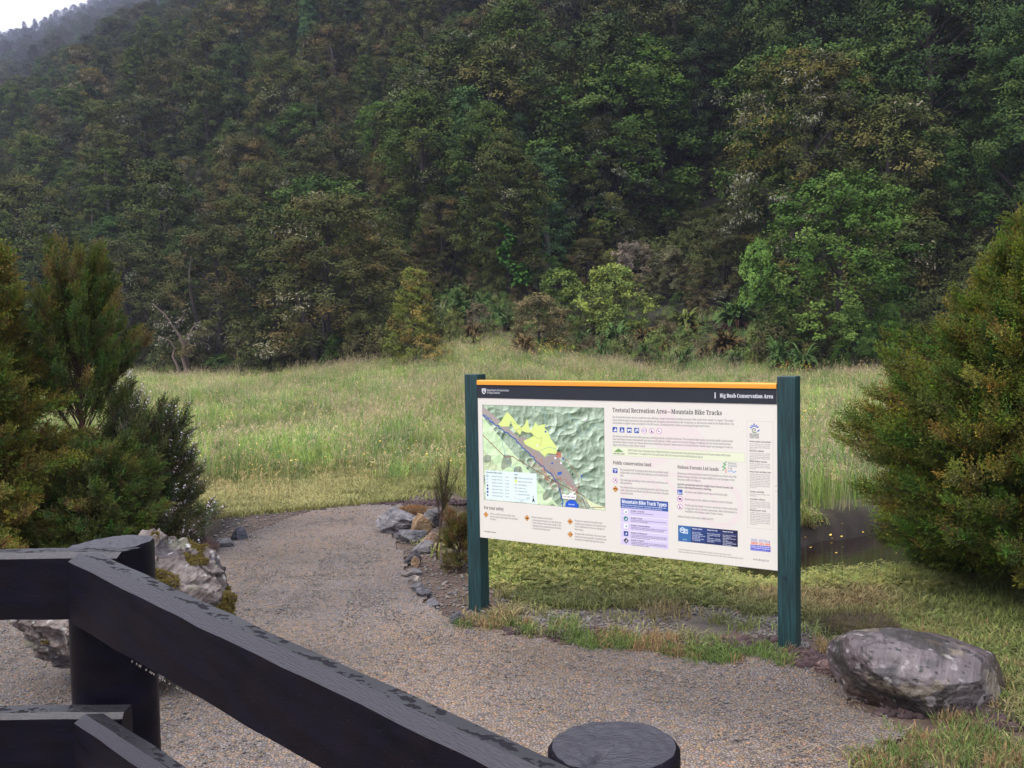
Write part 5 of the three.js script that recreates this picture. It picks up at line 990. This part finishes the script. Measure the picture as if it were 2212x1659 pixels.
function bushThing(name, label, pos, o) {
  const root = thing(name, label, 'bush', pos), r = rng(o.seed), Wd = new Wood(), lists = (o.sprays || spraysA).map(() => []), q = new THREE.Quaternion(), dir = V(), blossom = [];
  const axis = (t) => [(o.lean ? o.lean[0] : 0) * t, o.h * t, (o.lean ? o.lean[1] : 0) * t];
  const stemPts = []; for (let i = 0; i <= 7; i++) { const a = axis(i / 7 * 0.95); stemPts.push([a[0] + 0.03 * N3(i, o.seed, 0), a[1] - (i ? 0 : 0.1), a[2] + 0.03 * N3(i, o.seed, 5)]); }
  Wd.limb(stemPts, o.stem || 0.035, 0.006, 8, o.bark || [0.075, 0.045, 0.035]);
  // plumes: each a leafy branch that tapers to its tip, set evenly round the stem with gaps between
  const t0 = o.t0 ?? 0.03, put = (p, dx, dy, dz, sc, c) => { dir.set(dx, dy, dz).normalize(); q.setFromUnitVectors(UP, dir); lists[Math.floor(r() * lists.length)].push({ m: new THREE.Matrix4().compose(V(...p), q, V(sc, sc, sc)), c }); };
  for (let k = 0; k < o.plumes; k++) {
    const t = mix(t0, 1, Math.pow((k + r()) / o.plumes, o.bias || 0.9)), a = k * 2.39996 + (r() - 0.5) * 0.7, lob = clamp(0.88 + 0.45 * N3(Math.cos(a) * 1.4 + o.seed, t * 3.4, Math.sin(a) * 1.4) + 0.45 * (r() - 0.5), 0.4, 1.3), R = o.r * o.prof(t) * lob, s = axis(Math.max(0.02, t * 0.82 - 0.05)), ax = axis(t);
    const e = [ax[0] + Math.cos(a) * R, ax[1] + (o.lift ?? 0.1) * R + (r() - 0.5) * 0.1, ax[2] + Math.sin(a) * R], m = [mix(s[0], e[0], 0.5), mix(s[1], e[1], 0.5) + 0.1 * R, mix(s[2], e[2], 0.5)], pts = [];
    for (let i = 0; i <= 6; i++) { const f = i / 6, g = 1 - f; pts.push([0, 1, 2].map((x) => s[x] * g * g + 2 * m[x] * g * f + e[x] * f * f)); }
    Wd.limb(pts, 0.008 * (o.size || 1), 0.0022, 4, o.bark || [0.075, 0.045, 0.035]);
    let tint = mixc(o.pal[0], o.pal[1], r()); const rusty = r() < (o.tipShare ?? 0.2);
    for (let n = 0; n < o.per; n++) {
      const f = mix(o.bare ?? 0.32, 1, Math.pow((n + r()) / o.per, 0.85)), i = Math.min(5, Math.floor(f * 6)), g = f * 6 - i, p = [0, 1, 2].map((x) => mix(pts[i][x], pts[i + 1][x], g)), d = unit([pts[i + 1][0] - pts[i][0], pts[i + 1][1] - pts[i][1], pts[i + 1][2] - pts[i][2]]), w = rdir(r), sp = (o.scatter ?? 1.0) * (1.15 - 0.75 * f);
      const c = (rusty && f > 0.7 ? mixc(tint, o.pal[2], 0.7) : tint).map((x) => x * (0.7 + 0.6 * r()));
      put(p, d[0] + w[0] * sp, d[1] + w[1] * sp + (o.rise ?? 0.25), d[2] + w[2] * sp, (o.size || 1) * (0.5 + 0.35 * r()) * (1.25 - 0.6 * f), c);
      if (o.flowers && f > 0.6 && o.flowers(e, r)) for (let b = 0; b < 7; b++) { const l = r() * 0.16, j = 0.025; blossom.push({ m: mat4(p[0] + dir.x * l + (r() - 0.5) * j, p[1] + dir.y * l + (r() - 0.5) * j, p[2] + dir.z * l + (r() - 0.5) * j, r() * 3, r() * 6, 0, 0.006 + 0.004 * r()) }); }
    }
  }
  part('stem', Wd.geo(), barkMat, root);
  const fo = new THREE.Group(); fo.name = 'foliage'; fo.userData.kind = 'stuff'; root.add(fo);
  lists.forEach((l, i) => instanced('sprays', (o.sprays || spraysA)[i], sprayMat, l, fo));
  if (blossom.length) { const L = new Leaves(); for (let k = 0; k < 5; k++) { const a = k * 1.2566; L.leaf(0, 0, 0, unit([Math.cos(a), 0.3, Math.sin(a)]), unit([-Math.sin(a), 0, Math.cos(a)]), 1, 0.9, [1, 1, 1]); } instanced('blossom', L.geo(), std({ vertexColors: true, color: new THREE.Color().setRGB(0.62, 0.56, 0.6), roughness: 0.8 }), blossom, root); }
  return root;
}
const YG = [[0.12, 0.155, 0.026], [0.055, 0.085, 0.02], [0.19, 0.18, 0.045]], OG = [[0.09, 0.12, 0.03], [0.052, 0.078, 0.022], [0.15, 0.13, 0.045]], DG = [[0.085, 0.1, 0.04], [0.05, 0.065, 0.03], [0.16, 0.16, 0.11]];
const foot = (px, D) => { const p = at(px, 1200, D); return [p.x, height(p.x, -D), -D]; };
// right of the sign
bushThing('kanuka_bush', 'large yellow green kanuka bush leaning over the grey boulder', foot(2272, 5.75), { seed: 1, h: 2.15, r: 1.0, prof: (t) => t < 0.4 ? 0.9 + 0.28 * t : 1.0 - 0.8 * Math.pow((t - 0.4) / 0.6, 1.1), plumes: 320, per: 26, lift: 0.26, pal: YG, tipShare: 0.15, rise: 0.3, stem: 0.06, t0: 0.02 });
bushThing('kanuka_bush', 'low olive kanuka bush behind the large yellow green bush', foot(2120, 6.5), { seed: 2, h: 1.15, r: 0.8, prof: (t) => 0.75 + 0.4 * t - 0.75 * t * t, plumes: 110, per: 22, lift: 0.15, pal: OG, tipShare: 0.15 });
// left of the path
bushThing('kanuka_bush', 'feathery yellow green kanuka bush beside the black fence', foot(-60, 7.0), { seed: 3, h: 2.35, r: 0.72, prof: (t) => 1.02 - 0.72 * Math.pow(t, 1.6), plumes: 230, per: 24, lift: 0.05, pal: [[0.155, 0.165, 0.032], [0.08, 0.1, 0.024], [0.2, 0.17, 0.05]], tipShare: 0.25, rise: 0.12 });
bushThing('kanuka_tree_sapling', 'slender olive kanuka with a bare reddish trunk and rusty tips', foot(190, 7.35), { seed: 4, h: 2.3, r: 0.36, prof: (t) => t < 0.5 ? 0.6 : 1.15 - 1.1 * (t - 0.5), t0: 0.5, plumes: 70, per: 18, lift: 0.5, pal: OG, tipShare: 0.25, rise: 0.4, stem: 0.032, bark: [0.11, 0.06, 0.045], lean: [-0.02, 0], size: 0.8 });
bushThing('manuka_bush', 'dark manuka bush with small white flowers on its path side', foot(325, 7.55), { seed: 5, h: 1.45, r: 0.47, prof: (t) => 1.0 - 0.62 * t * t, plumes: 150, per: 22, lift: 0.35, pal: DG, tipShare: 0.14, rise: 0.4, sprays: [...spraysA, ...spraysB], flowers: (e, r) => e[0] > 0.18 && r() < 0.5, size: 0.85 });
bushThing('manuka_bush', 'dark green manuka bush between the fence post and the flowering manuka', foot(140, 7.7), { seed: 6, h: 1.15, r: 0.55, prof: (t) => 0.95 - 0.5 * t * t, plumes: 140, per: 22, lift: 0.1, pal: OG, tipShare: 0.1 });
bushThing('manuka_bush', 'low dense manuka bush hiding the foot of the slender reddish trunk', foot(225, 7.1), { seed: 10, h: 0.85, r: 0.4, prof: (t) => 1 - 0.5 * t * t, plumes: 90, per: 20, lift: 0.25, pal: OG, tipShare: 0.1, size: 0.8 });
bushThing('manuka_bush', 'upright wispy manuka bush showing above the meadow edge of the thicket', foot(285, 8.3), { seed: 7, h: 1.7, r: 0.34, prof: (t) => 0.9 - 0.55 * t, plumes: 46, per: 18, lift: 0.7, pal: DG, tipShare: 0.2, rise: 0.6, sprays: spraysB, flowers: (e, r) => e[1] > 1.25 && r() < 0.6, size: 0.8 });
// by the sign post on the map side
bushThing('broom_sapling', 'thin upright sapling with a bare lower stem by the sign post on the map side', foot(940, 7.05), { seed: 8, h: 0.6, r: 0.13, prof: (t) => 0.25 + 0.9 * (t - 0.5), t0: 0.55, plumes: 16, per: 5, lift: 0.9, pal: [[0.06, 0.062, 0.03], [0.045, 0.045, 0.025], [0.1, 0.07, 0.04]], rise: 1.6, scatter: 0.3, sprays: spraysB, size: 0.5, stem: 0.008, lean: [0.1, 0] });
bushThing('heath_shrub', 'low brownish heath shrub tucked behind the sign post on the map side', foot(992, 6.75), { seed: 9, h: 0.36, r: 0.15, prof: (t) => 1 - 0.5 * t, plumes: 42, per: 10, lift: 0.3, pal: [[0.12, 0.1, 0.03], [0.08, 0.08, 0.025], [0.17, 0.11, 0.06]], tipShare: 0.3, size: 0.42, stem: 0.012 });

// ---------------------------------------------------------------- grass, flowers, litter
function tuft(seed, n, h, w, spreadR, lean, head) {
  const r = rng(seed), L = new Leaves();
  for (let k = 0; k < n; k++) {
    const a = r() * 6.28, d = spreadR * Math.sqrt(r()), x = Math.cos(a) * d, z = Math.sin(a) * d, hh = h * (0.55 + 0.6 * r()), b = r() * 6.28, le = lean * (0.3 + r()), W = w * (0.7 + 0.6 * r()), f = 0.72 + 0.56 * r();
    const sx = -Math.sin(b) * W, sz = Math.cos(b) * W, m = [x + Math.cos(b) * le * hh * 0.35, hh * 0.6, z + Math.sin(b) * le * hh * 0.35], t = [x + Math.cos(b) * le * hh, hh * (1 - 0.25 * le), z + Math.sin(b) * le * hh], c0 = [f * 0.95, f * 0.95, f];
    L.tri([x - sx, -0.02, z - sz], [x + sx, -0.02, z + sz], [m[0] + sx * 0.8, m[1], m[2] + sz * 0.8], c0); L.tri([x - sx, -0.02, z - sz], [m[0] + sx * 0.8, m[1], m[2] + sz * 0.8], [m[0] - sx * 0.8, m[1], m[2] - sz * 0.8], c0); L.tri([m[0] - sx * 0.8, m[1], m[2] - sz * 0.8], [m[0] + sx * 0.8, m[1], m[2] + sz * 0.8], t, [f, f, f]);
    if (head && r() < head) for (let q = 0; q < 9; q++) { const u = rdir(r), s = q / 9; L.leaf(t[0] - Math.cos(b) * s * 0.04, t[1] - s * 0.13 * hh, t[2] - Math.sin(b) * s * 0.04, unit([u[0], 0.6 + u[1], u[2]]), unit(cross(u, [0, 1, 0])), 0.03 + 0.02 * s, 0.008, [1.25 * f, 1.02 * f, 1.15 * f]); }
  }
  return L.geo();
}
const grassMat = phys({ vertexColors: true, roughness: 0.85, specularIntensity: 0.4, transmission: 0.4, thickness: 0, side: THREE.DoubleSide });
const tall = [1, 2, 3].map((k) => tuft(800 + k, 18, 0.42, 0.0042, 0.13, 0.45, 0)), seedy = [1, 2].map((k) => tuft(810 + k, 12, 0.55, 0.0024, 0.15, 0.3, 0.8)), shortT = [1, 2].map((k) => tuft(820 + k, 20, 0.09, 0.0026, 0.06, 0.7, 0)), mid = [1, 2].map((k) => tuft(830 + k, 18, 0.26, 0.0034, 0.08, 0.5, 0.12));
{
  const r = rng(3030), lsh = shortT.map(() => []), lm = mid.map(() => []), ls = seedy.map(() => []), lt = tall.map(() => []), G1 = [0.23, 0.34, 0.075], G2 = [0.34, 0.42, 0.1], G3 = [0.16, 0.27, 0.085], DRY = [0.48, 0.43, 0.18], PUR = [0.42, 0.4, 0.24];
  // half-metre pieces of sward: leafy, mixed and seeding
  const piece = (n, share, seed, hs) => {
    const q = rng(seed), pos = [], col = [], v = V();
    for (let k = 0; k < n; k++) {
      const sd = q() < share, g = sd ? seedy[k % 2] : tall[k % 3], m = mat4((q() - 0.5) * 0.62, 0, (q() - 0.5) * 0.62, (q() - 0.5) * 0.3, q() * 6.28, (q() - 0.5) * 0.3, 0.9, hs * (0.6 + 0.6 * q()), 0.9), c = sd ? mixc(PUR, DRY, q() * 0.7) : q() < 0.25 ? G3 : mixc(G1, G2, q()), f = 0.8 + 0.4 * q(), P = g.attributes.position, K = g.attributes.color;
      for (let i = 0; i < P.count; i++) { v.fromBufferAttribute(P, i).applyMatrix4(m); pos.push(v.x, v.y, v.z); col.push(K.getX(i) * c[0] * f, K.getY(i) * c[1] * f, K.getZ(i) * c[2] * f); }
    }
    const g = new THREE.BufferGeometry(); g.setAttribute('position', new THREE.Float32BufferAttribute(pos, 3)); g.setAttribute('color', new THREE.Float32BufferAttribute(col, 3)); g.computeVertexNormals(); return g;
  };
  const sward = [[0.08, 0.72], [0.2, 0.75], [0.36, 0.78], [0.14, 0.6]].map(([sh, hs], i) => [piece(16, sh, 840 + i, hs), piece(16, sh, 850 + i, hs)]), lw = sward.map((a) => a.map(() => []));
  for (let D = 8.3; D < 58; D += 0.46) for (let x = -0.72 * D; x < 0.68 * D; x += 0.46) {
    const xx = x + (r() - 0.5) * 0.16, z = -D + (r() - 0.5) * 0.16, d = hillD(xx, z), px = toPx(V(xx, 0.5, z))[0]; if (px < -120 || px > 2330) continue;
    const bank = px > 960 && px < 1700 && r() < 0.5, cut = bank ? 4 : px > 960 && px < 1700 ? -2.4 : -1.8; if (d > cut + 3 * fbm(xx * 0.4, z * 0.4)) continue;
    if (D < 15 && (inPath(xx, z) || streamDist(xx, z) < 0.95)) continue;
    const p = D < 15 ? distPath(xx, z) : 9, mown = smooth(3.0, 1.3, p + 1.1 * fbm(xx * 0.5, z * 0.5)) * (xx < 1.2 ? 1 : 0); if (mown > 0.5 || p < 0.3) continue;
    const n1 = fbm(xx * 0.16 + 3, z * 0.1), n2 = fbm(xx * 0.5, z * 0.3 + 8), band = smooth(28, 36, D) * 0.14, s = n1 * 1.6 + 0.4 * n2 + band + 0.25 * (r() - 0.5), k = s < 0.1 ? (r() < 0.25 ? 3 : 0) : s < 0.36 ? (r() < 0.3 ? 3 : 1) : 2, v = (0.85 + 0.3 * r()) * (1 + 0.7 * fbm(xx * 0.9 + 5, z * 0.55)), g = 1 + 0.5 * n2;
    const hx = (height(xx + 0.25, z) - height(xx - 0.25, z)) / 0.5, hz = (height(xx, z + 0.25) - height(xx, z - 0.25)) / 0.5;
    lw[k][r() < 0.5 ? 0 : 1].push({ m: mat4(xx, height(xx, z), z, hz, 0, -hx, 1, Math.max(0.4, 0.7 + 0.5 * r() + 1.1 * n2), 1).multiply(new THREE.Matrix4().makeRotationY(r() * 6.28)), c: [v, v * g ** 0.3, v] });
  }
  // mown and worn grass beside the path
  for (let i = 0; i < 30000; i++) {
    const a = (r() * 62 - 33) * Math.PI / 180, D = 7.4 + 7 * r(), x = Math.tan(a) * D, z = -D; if (inPath(x, z) || streamDist(x, z) < 0.95 || x > 1.4) continue;
    const p = distPath(x, z), mown = smooth(3.6, 1.3, p + 1.1 * fbm(x * 0.5, z * 0.5)); if (mown < 0.25 || p < 0.05 || (x > -1.1 && x < 0.4 && p < 0.75 && r() < 0.85)) continue;
    const n2 = fbm(x * 0.5, z * 0.3 + 8), v = 0.75 + 0.5 * r(), c = mixc([0.24, 0.26, 0.065], DRY, clamp(0.42 + 1.7 * n2 + 0.3 * (r() - 0.5)));
    lsh[i % 2].push({ m: mat4(x, height(x, z), z, 0, r() * 6.28, 0, 1.3, (0.4 + r() * 0.5) * (1 + 1.2 * smooth(0.9, 0.35, mown)), 1.3), c: c.map((q) => q * v) });
    if (r() < 0.02) ls[i % 2].push({ m: mat4(x, height(x, z), z, 0, r() * 6.28, 0, 0.6), c: DRY.map((q) => q * v) });
  }
  // verge between path and stream, and round the boulder
  for (let i = 0; i < 34000; i++) {
    const a = (r() * 44 - 8) * Math.PI / 180, D = 3.2 + 5.6 * r(), x = Math.tan(a) * D, z = -D; if (inPath(x, z)) continue;
    const s = streamDist(x, z), p = distPath(x, z), n = fbm(x * 1.3, z * 1.3), y = height(x, z), v = 0.75 + 0.5 * r(); if (s < 0.85 || notch(x, z) > 0.2 + 0.15 * r()) continue;
    const loose = inLoose(x, z), bright = smooth(-5.75, -6.35, z + 0.25 * n + 0.12 * Math.max(0, 1 - x));
    if (x < -0.1 && r() < 0.9) continue;
    if (x > 0.9 && z > -4.75 && r() < 0.9 - 0.5 * smooth(1.6, 2.6, x)) continue;
    if (loose ? r() > 0.03 : p < 0.5 ? r() > 0.06 + 0.35 * n : r() > 0.5 + 0.5 * bright) continue;
    const low = smooth(1.1, 1.5, x) * smooth(-5.9, -6.4, z); if (r() < low * 0.3) continue;
    if (bright > 0.5 && r() < 0.55) { const c = mixc([0.26, 0.36, 0.075], [0.38, 0.42, 0.11], r()); lm[i % 2].push({ m: mat4(x, y, z, (r() - 0.5) * 0.4, r() * 6.28, (r() - 0.5) * 0.4, 1 + 0.4 * r(), (0.25 + 0.75 * r() * smooth(-5.9, -7.1, z)) * (1 - 0.3 * low), 1.1), c: c.map((q) => q * v) }); }
    else { const c = mixc([0.22, 0.27, 0.07], [0.34, 0.26, 0.12], clamp(0.45 + 1.8 * n + 0.4 * (r() - 0.5))); lsh[i % 2].push({ m: mat4(x, y, z, 0, r() * 6.28, 0, 1 + 0.6 * r(), 0.4 + 0.8 * r() * r(), 1.2), c: c.map((q) => q * v) }); }
  }
  // tufts along the turned soil in front of the sign: [px, py, radius px, dryness]
  for (const [px, py, rad, dry] of [[1040, 1352, 34, 0.8], [1085, 1350, 30, 0.4], [1130, 1362, 30, 0.3], [1215, 1362, 34, 0.15], [1250, 1384, 28, 0.1], [1330, 1378, 36, 0.6], [1385, 1398, 22, 0.7], [1425, 1388, 26, 1], [1340, 1395, 26, 0.2], [1290, 1400, 20, 0.1], [1420, 1402, 26, 0.9], [1540, 1412, 42, 0.1], [1575, 1420, 40, 0.15], [1650, 1414, 30, 0.2], [1500, 1420, 30, 0.3], [1690, 1424, 24, 0.3], [1000, 1356, 20, 0.6], [1460, 1418, 20, 0.6], [1800, 1412, 40, 0.8], [1860, 1345, 80, 0.8], [1960, 1350, 80, 0.6], [2080, 1380, 90, 0.5], [2190, 1470, 60, 0.25], [2200, 1540, 50, 0.3], [2100, 1590, 60, 0.5], [1990, 1630, 70, 0.4], [2140, 1640, 80, 0.3], [1880, 1655, 40, 0.4]]) {
    const cpt = onGround(px, py), R = rad / FOCAL * -cpt.z;
    for (let k = 0; k < 22 * rad / 30; k++) { const b = r() * 6.28, d = R * Math.sqrt(r()) * 1.1, x = cpt.x + Math.cos(b) * d, z = cpt.z + Math.sin(b) * d * 1.6, v = 0.75 + 0.5 * r(), c = r() < dry ? mixc([0.36, 0.22, 0.1], [0.28, 0.21, 0.1], r()) : [0.15, 0.22, 0.05]; lsh[k % 2].push({ m: mat4(x, height(x, z), z, (r() - 0.5) * 0.8, r() * 6.28, (r() - 0.5) * 0.8, 0.7, 0.35 + 0.55 * r(), 0.7), c: c.map((q) => q * v) }); }
  }
  const g = new THREE.Group(); g.name = 'meadow_grass'; tag(g, 'tall green meadow grass with purple brown seed heads', 'grass', null, 'stuff'); scene.add(g);
  lw.forEach((a, i) => a.forEach((l, k) => l.length && instanced('sward', sward[i][k], grassMat, l, g))); ls.forEach((l, i) => instanced('seed_stalks', seedy[i], grassMat, l, g));
  const h = new THREE.Group(); h.name = 'verge_grass'; tag(h, 'short patchy grass along the path and under the sign', 'grass', null, 'stuff'); scene.add(h);
  lsh.forEach((l, i) => instanced('blades', shortT[i], grassMat, l, h)); lm.forEach((l, i) => instanced('long_blades', mid[i], grassMat, l, h));
  console.log('grass', lw.flat().concat(ls, lsh, lm).reduce((s, l) => s + l.length, 0));
  // buttercups: thin stalk and five petals
  const F = new Leaves(), S = new Leaves(); for (let k = 0; k < 5; k++) { const a = k * 1.2566; F.leaf(0, 0, 0, unit([Math.cos(a), 0.55, Math.sin(a)]), unit([-Math.sin(a), 0, Math.cos(a)]), 1, 0.95, [1, 1, 1]); }
  for (let k = 0; k < 2; k++) { const u = k ? 0.0018 : 0, w = k ? 0 : 0.0018; S.tri([-u, -1, -w], [u, -1, w], [0, 0, 0], [1, 1, 1]); }
  const fl = [], st = [], flower = (x, z, hh, s) => { const y = height(x, z) + hh; fl.push({ m: mat4(x, y, z, (r() - 0.5) * 1.2, r() * 6, (r() - 0.5) * 1.2, s), c: mixc([0.75, 0.5, 0.03], [0.85, 0.62, 0.12], r()) }); st.push({ m: mat4(x, y, z, 0, r() * 6, 0, 1, hh, 1) }); };
  for (let i = 0; i < 1500; i++) { const x = -0.2 + 3.6 * r(), z = -6.25 - 1.7 * Math.sqrt(r()); if (streamDist(x, z) > 1.0 && !inPath(x, z) && (x > 0.35 || r() < 0.3) && r() < 0.45 + fbm(x * 2, z * 2)) flower(x, z, 0.2 + 0.22 * r(), 0.008 + 0.005 * r()); }
  for (let i = 0; i < 80; i++) { const x = 1.85 + 0.75 * r(), z = -6.1 - 1.2 * r(); if (streamDist(x, z) > 0.95) flower(x, z, 0.2 + 0.25 * r(), 0.008 + 0.005 * r()); }
  for (let i = 0; i < 5200; i++) { const D = 10 + 26 * r(), a = r() < 0.55 ? 0.27 + 0.2 * r() : -0.35 + 0.75 * r(), x = a * D, z = -D; if (D < 15 && (inPath(x, z) || streamDist(x, z) < 1)) continue; if (N2(x * 0.35 + 60, z * 0.2) > 0.1 && hillD(x, z) < 2) flower(x, z, 0.3 + 0.22 * r(), 0.0085 + 0.005 * r() + D * 0.00012); }
  for (let i = 0; i < 900; i++) { const px = 1000 + 260 * r(), py = 758 + 34 * r(), b = onGround(px, py); if (N2(b.x * 0.8, b.z * 0.5) > 0.05) flower(b.x, b.z, 0.4 + 0.2 * r(), 0.018); }
  const b = new THREE.Group(); b.name = 'buttercups'; tag(b, 'yellow buttercups scattered through the grass', 'flowers', null, 'stuff'); scene.add(b);
  instanced('petals', F.geo(), std({ vertexColors: true, roughness: 0.4 }), fl, b); instanced('stalks', S.geo(), std({ color: new THREE.Color().setRGB(0.1, 0.15, 0.04), roughness: 0.8 }), st, b);
  // straw lying on the gravel
  const straw = new Leaves(); straw.leaf(0, 0, 0, [1, 0, 0], [0, 0, 1], 1, 0.02, [1, 1, 1]);
  const sl = []; for (let i = 0; i < 190; i++) { const q = r() < 0.65 ? flat(1650 + 480 * r(), 1520 + 140 * r()) : flat(500 + 1300 * r(), 1300 + 350 * r()), l = 0.05 + 0.16 * r() * r(); sl.push({ m: mat4(q[0], height(q[0], q[1]) + 0.024, q[1], 0, r() * 6.28, 0.04 * (r() - 0.5), l, 1, 0.13), c: mixc([0.32, 0.25, 0.16], [0.22, 0.16, 0.1], r()) }); }
  instanced('straw', straw.geo(), std({ vertexColors: true, roughness: 0.9, side: THREE.DoubleSide }), sl).userData.label = 'dry straw stalks lying on the gravel';
  // turned purple brown soil along the front of the sign
  const clod = rockGeo(990, 1, 0.7, 1, { detail: 2, rough: 0.6, cuts: 3, fine: 0.1, freq: 1.8 }, () => [1, 1, 1]); clod.deleteAttribute('uv'); clod.deleteAttribute('color');
  const cl = []; for (const [px, py, w, h] of [[1245, 1372, 70, 14], [1110, 1368, 40, 8], [1420, 1392, 60, 9], [1610, 1394, 120, 14], [1720, 1414, 60, 12], [1770, 1434, 50, 14], [1020, 1352, 30, 8], [2010, 1545, 130, 8], [2150, 1560, 80, 30], [1500, 1400, 60, 8], [880, 1090, 90, 6], [960, 1086, 60, 6]]) for (let k = 0; k < w * 3.2; k++) { const q = onGround(px + (r() + r() - 1) * w, py + (r() + r() - 1) * h), s = 0.008 + 0.02 * r() * r(), v = 0.7 + 0.6 * r(); cl.push({ m: mat4(q.x, q.y + s * 0.3, q.z, r() * 3, r() * 6, 0, s), c: [0.05 * v, 0.03 * v, 0.032 * v] }); }
  const so = instanced('turned_soil', clod, std({ roughness: 1 }), cl); tag(so, 'dark purple brown crumbs of turned soil before the sign', 'soil');
}
{ // mown turf clod behind the grey boulder and the dried tuft behind the slabs
  const mk = (name, label, px, py, D, w, h, col, seed) => { const r = rng(seed), b = at(px, py, D), root = thing(name, label, 'turf', [b.x, height(b.x, b.z), b.z]), g = rockGeo(seed, w, h, w * 0.7, { detail: 12, rough: 0.3, cuts: 2, fine: 0.08 }, mottled([0.05, 0.033, 0.02], [0.085, 0.06, 0.03], 12)), L = new Leaves(), P = g.attributes.position, N = g.attributes.normal; part('sod', g, rockMat, root).position.y = h * 0.4;
    for (let k = 0; k < 2600; k++) { const i = Math.floor(r() * P.count); if (N.getY(i) < -0.2) continue; const d = rdir(r), f = 0.6 + 0.8 * r(), c = mixc(col[0], col[1], r()); L.leaf(P.getX(i), P.getY(i) + h * 0.4, P.getZ(i), unit([N.getX(i) * 0.5 + d[0] * 0.5, 0.3 + N.getY(i) * 0.4 + d[1] * 0.3 - 0.2, N.getZ(i) * 0.5 + d[2] * 0.5]), unit(cross(d, [0, 1, 0])), 0.05, 0.003, [c[0] * f, c[1] * f, c[2] * f]); }
    part('dry_grass', L.geo(), grassMat, root); };
  mk('turf_clod', 'tussock of brown turf heaped behind the grey boulder', 1850, 1352, 5.15, 0.22, 0.07, [[0.16, 0.12, 0.05], [0.12, 0.13, 0.045]], 95);
  mk('dry_tuft', 'orange brown dried grass clump behind the grey slab rocks', 893, 1106, 8.9, 0.16, 0.05, [[0.3, 0.15, 0.05], [0.24, 0.14, 0.06]], 96);
}
{ // culvert mouth under the path
  const b = V(-0.52, -0.3, -8.78), root = thing('culvert_pipe', 'grey concrete culvert pipe end half hidden by the path edge rocks', 'pipe', [b.x, b.y, b.z]);
  const s = new THREE.Shape(); s.absarc(0, 0, 0.2, 0, Math.PI * 2); const hole = new THREE.Path(); hole.absarc(0, 0, 0.155, 0, Math.PI * 2); s.holes.push(hole);
  const p = part('pipe', new THREE.ExtrudeGeometry(s, { depth: 1.4, bevelEnabled: false, curveSegments: 24 }).rotateY(-Math.PI / 2), std({ color: new THREE.Color().setRGB(0.2, 0.19, 0.19), roughness: 0.9, bumpMap: soilTex.bump, bumpScale: 0.004 }), root);
}

renderer.render(scene, camera);
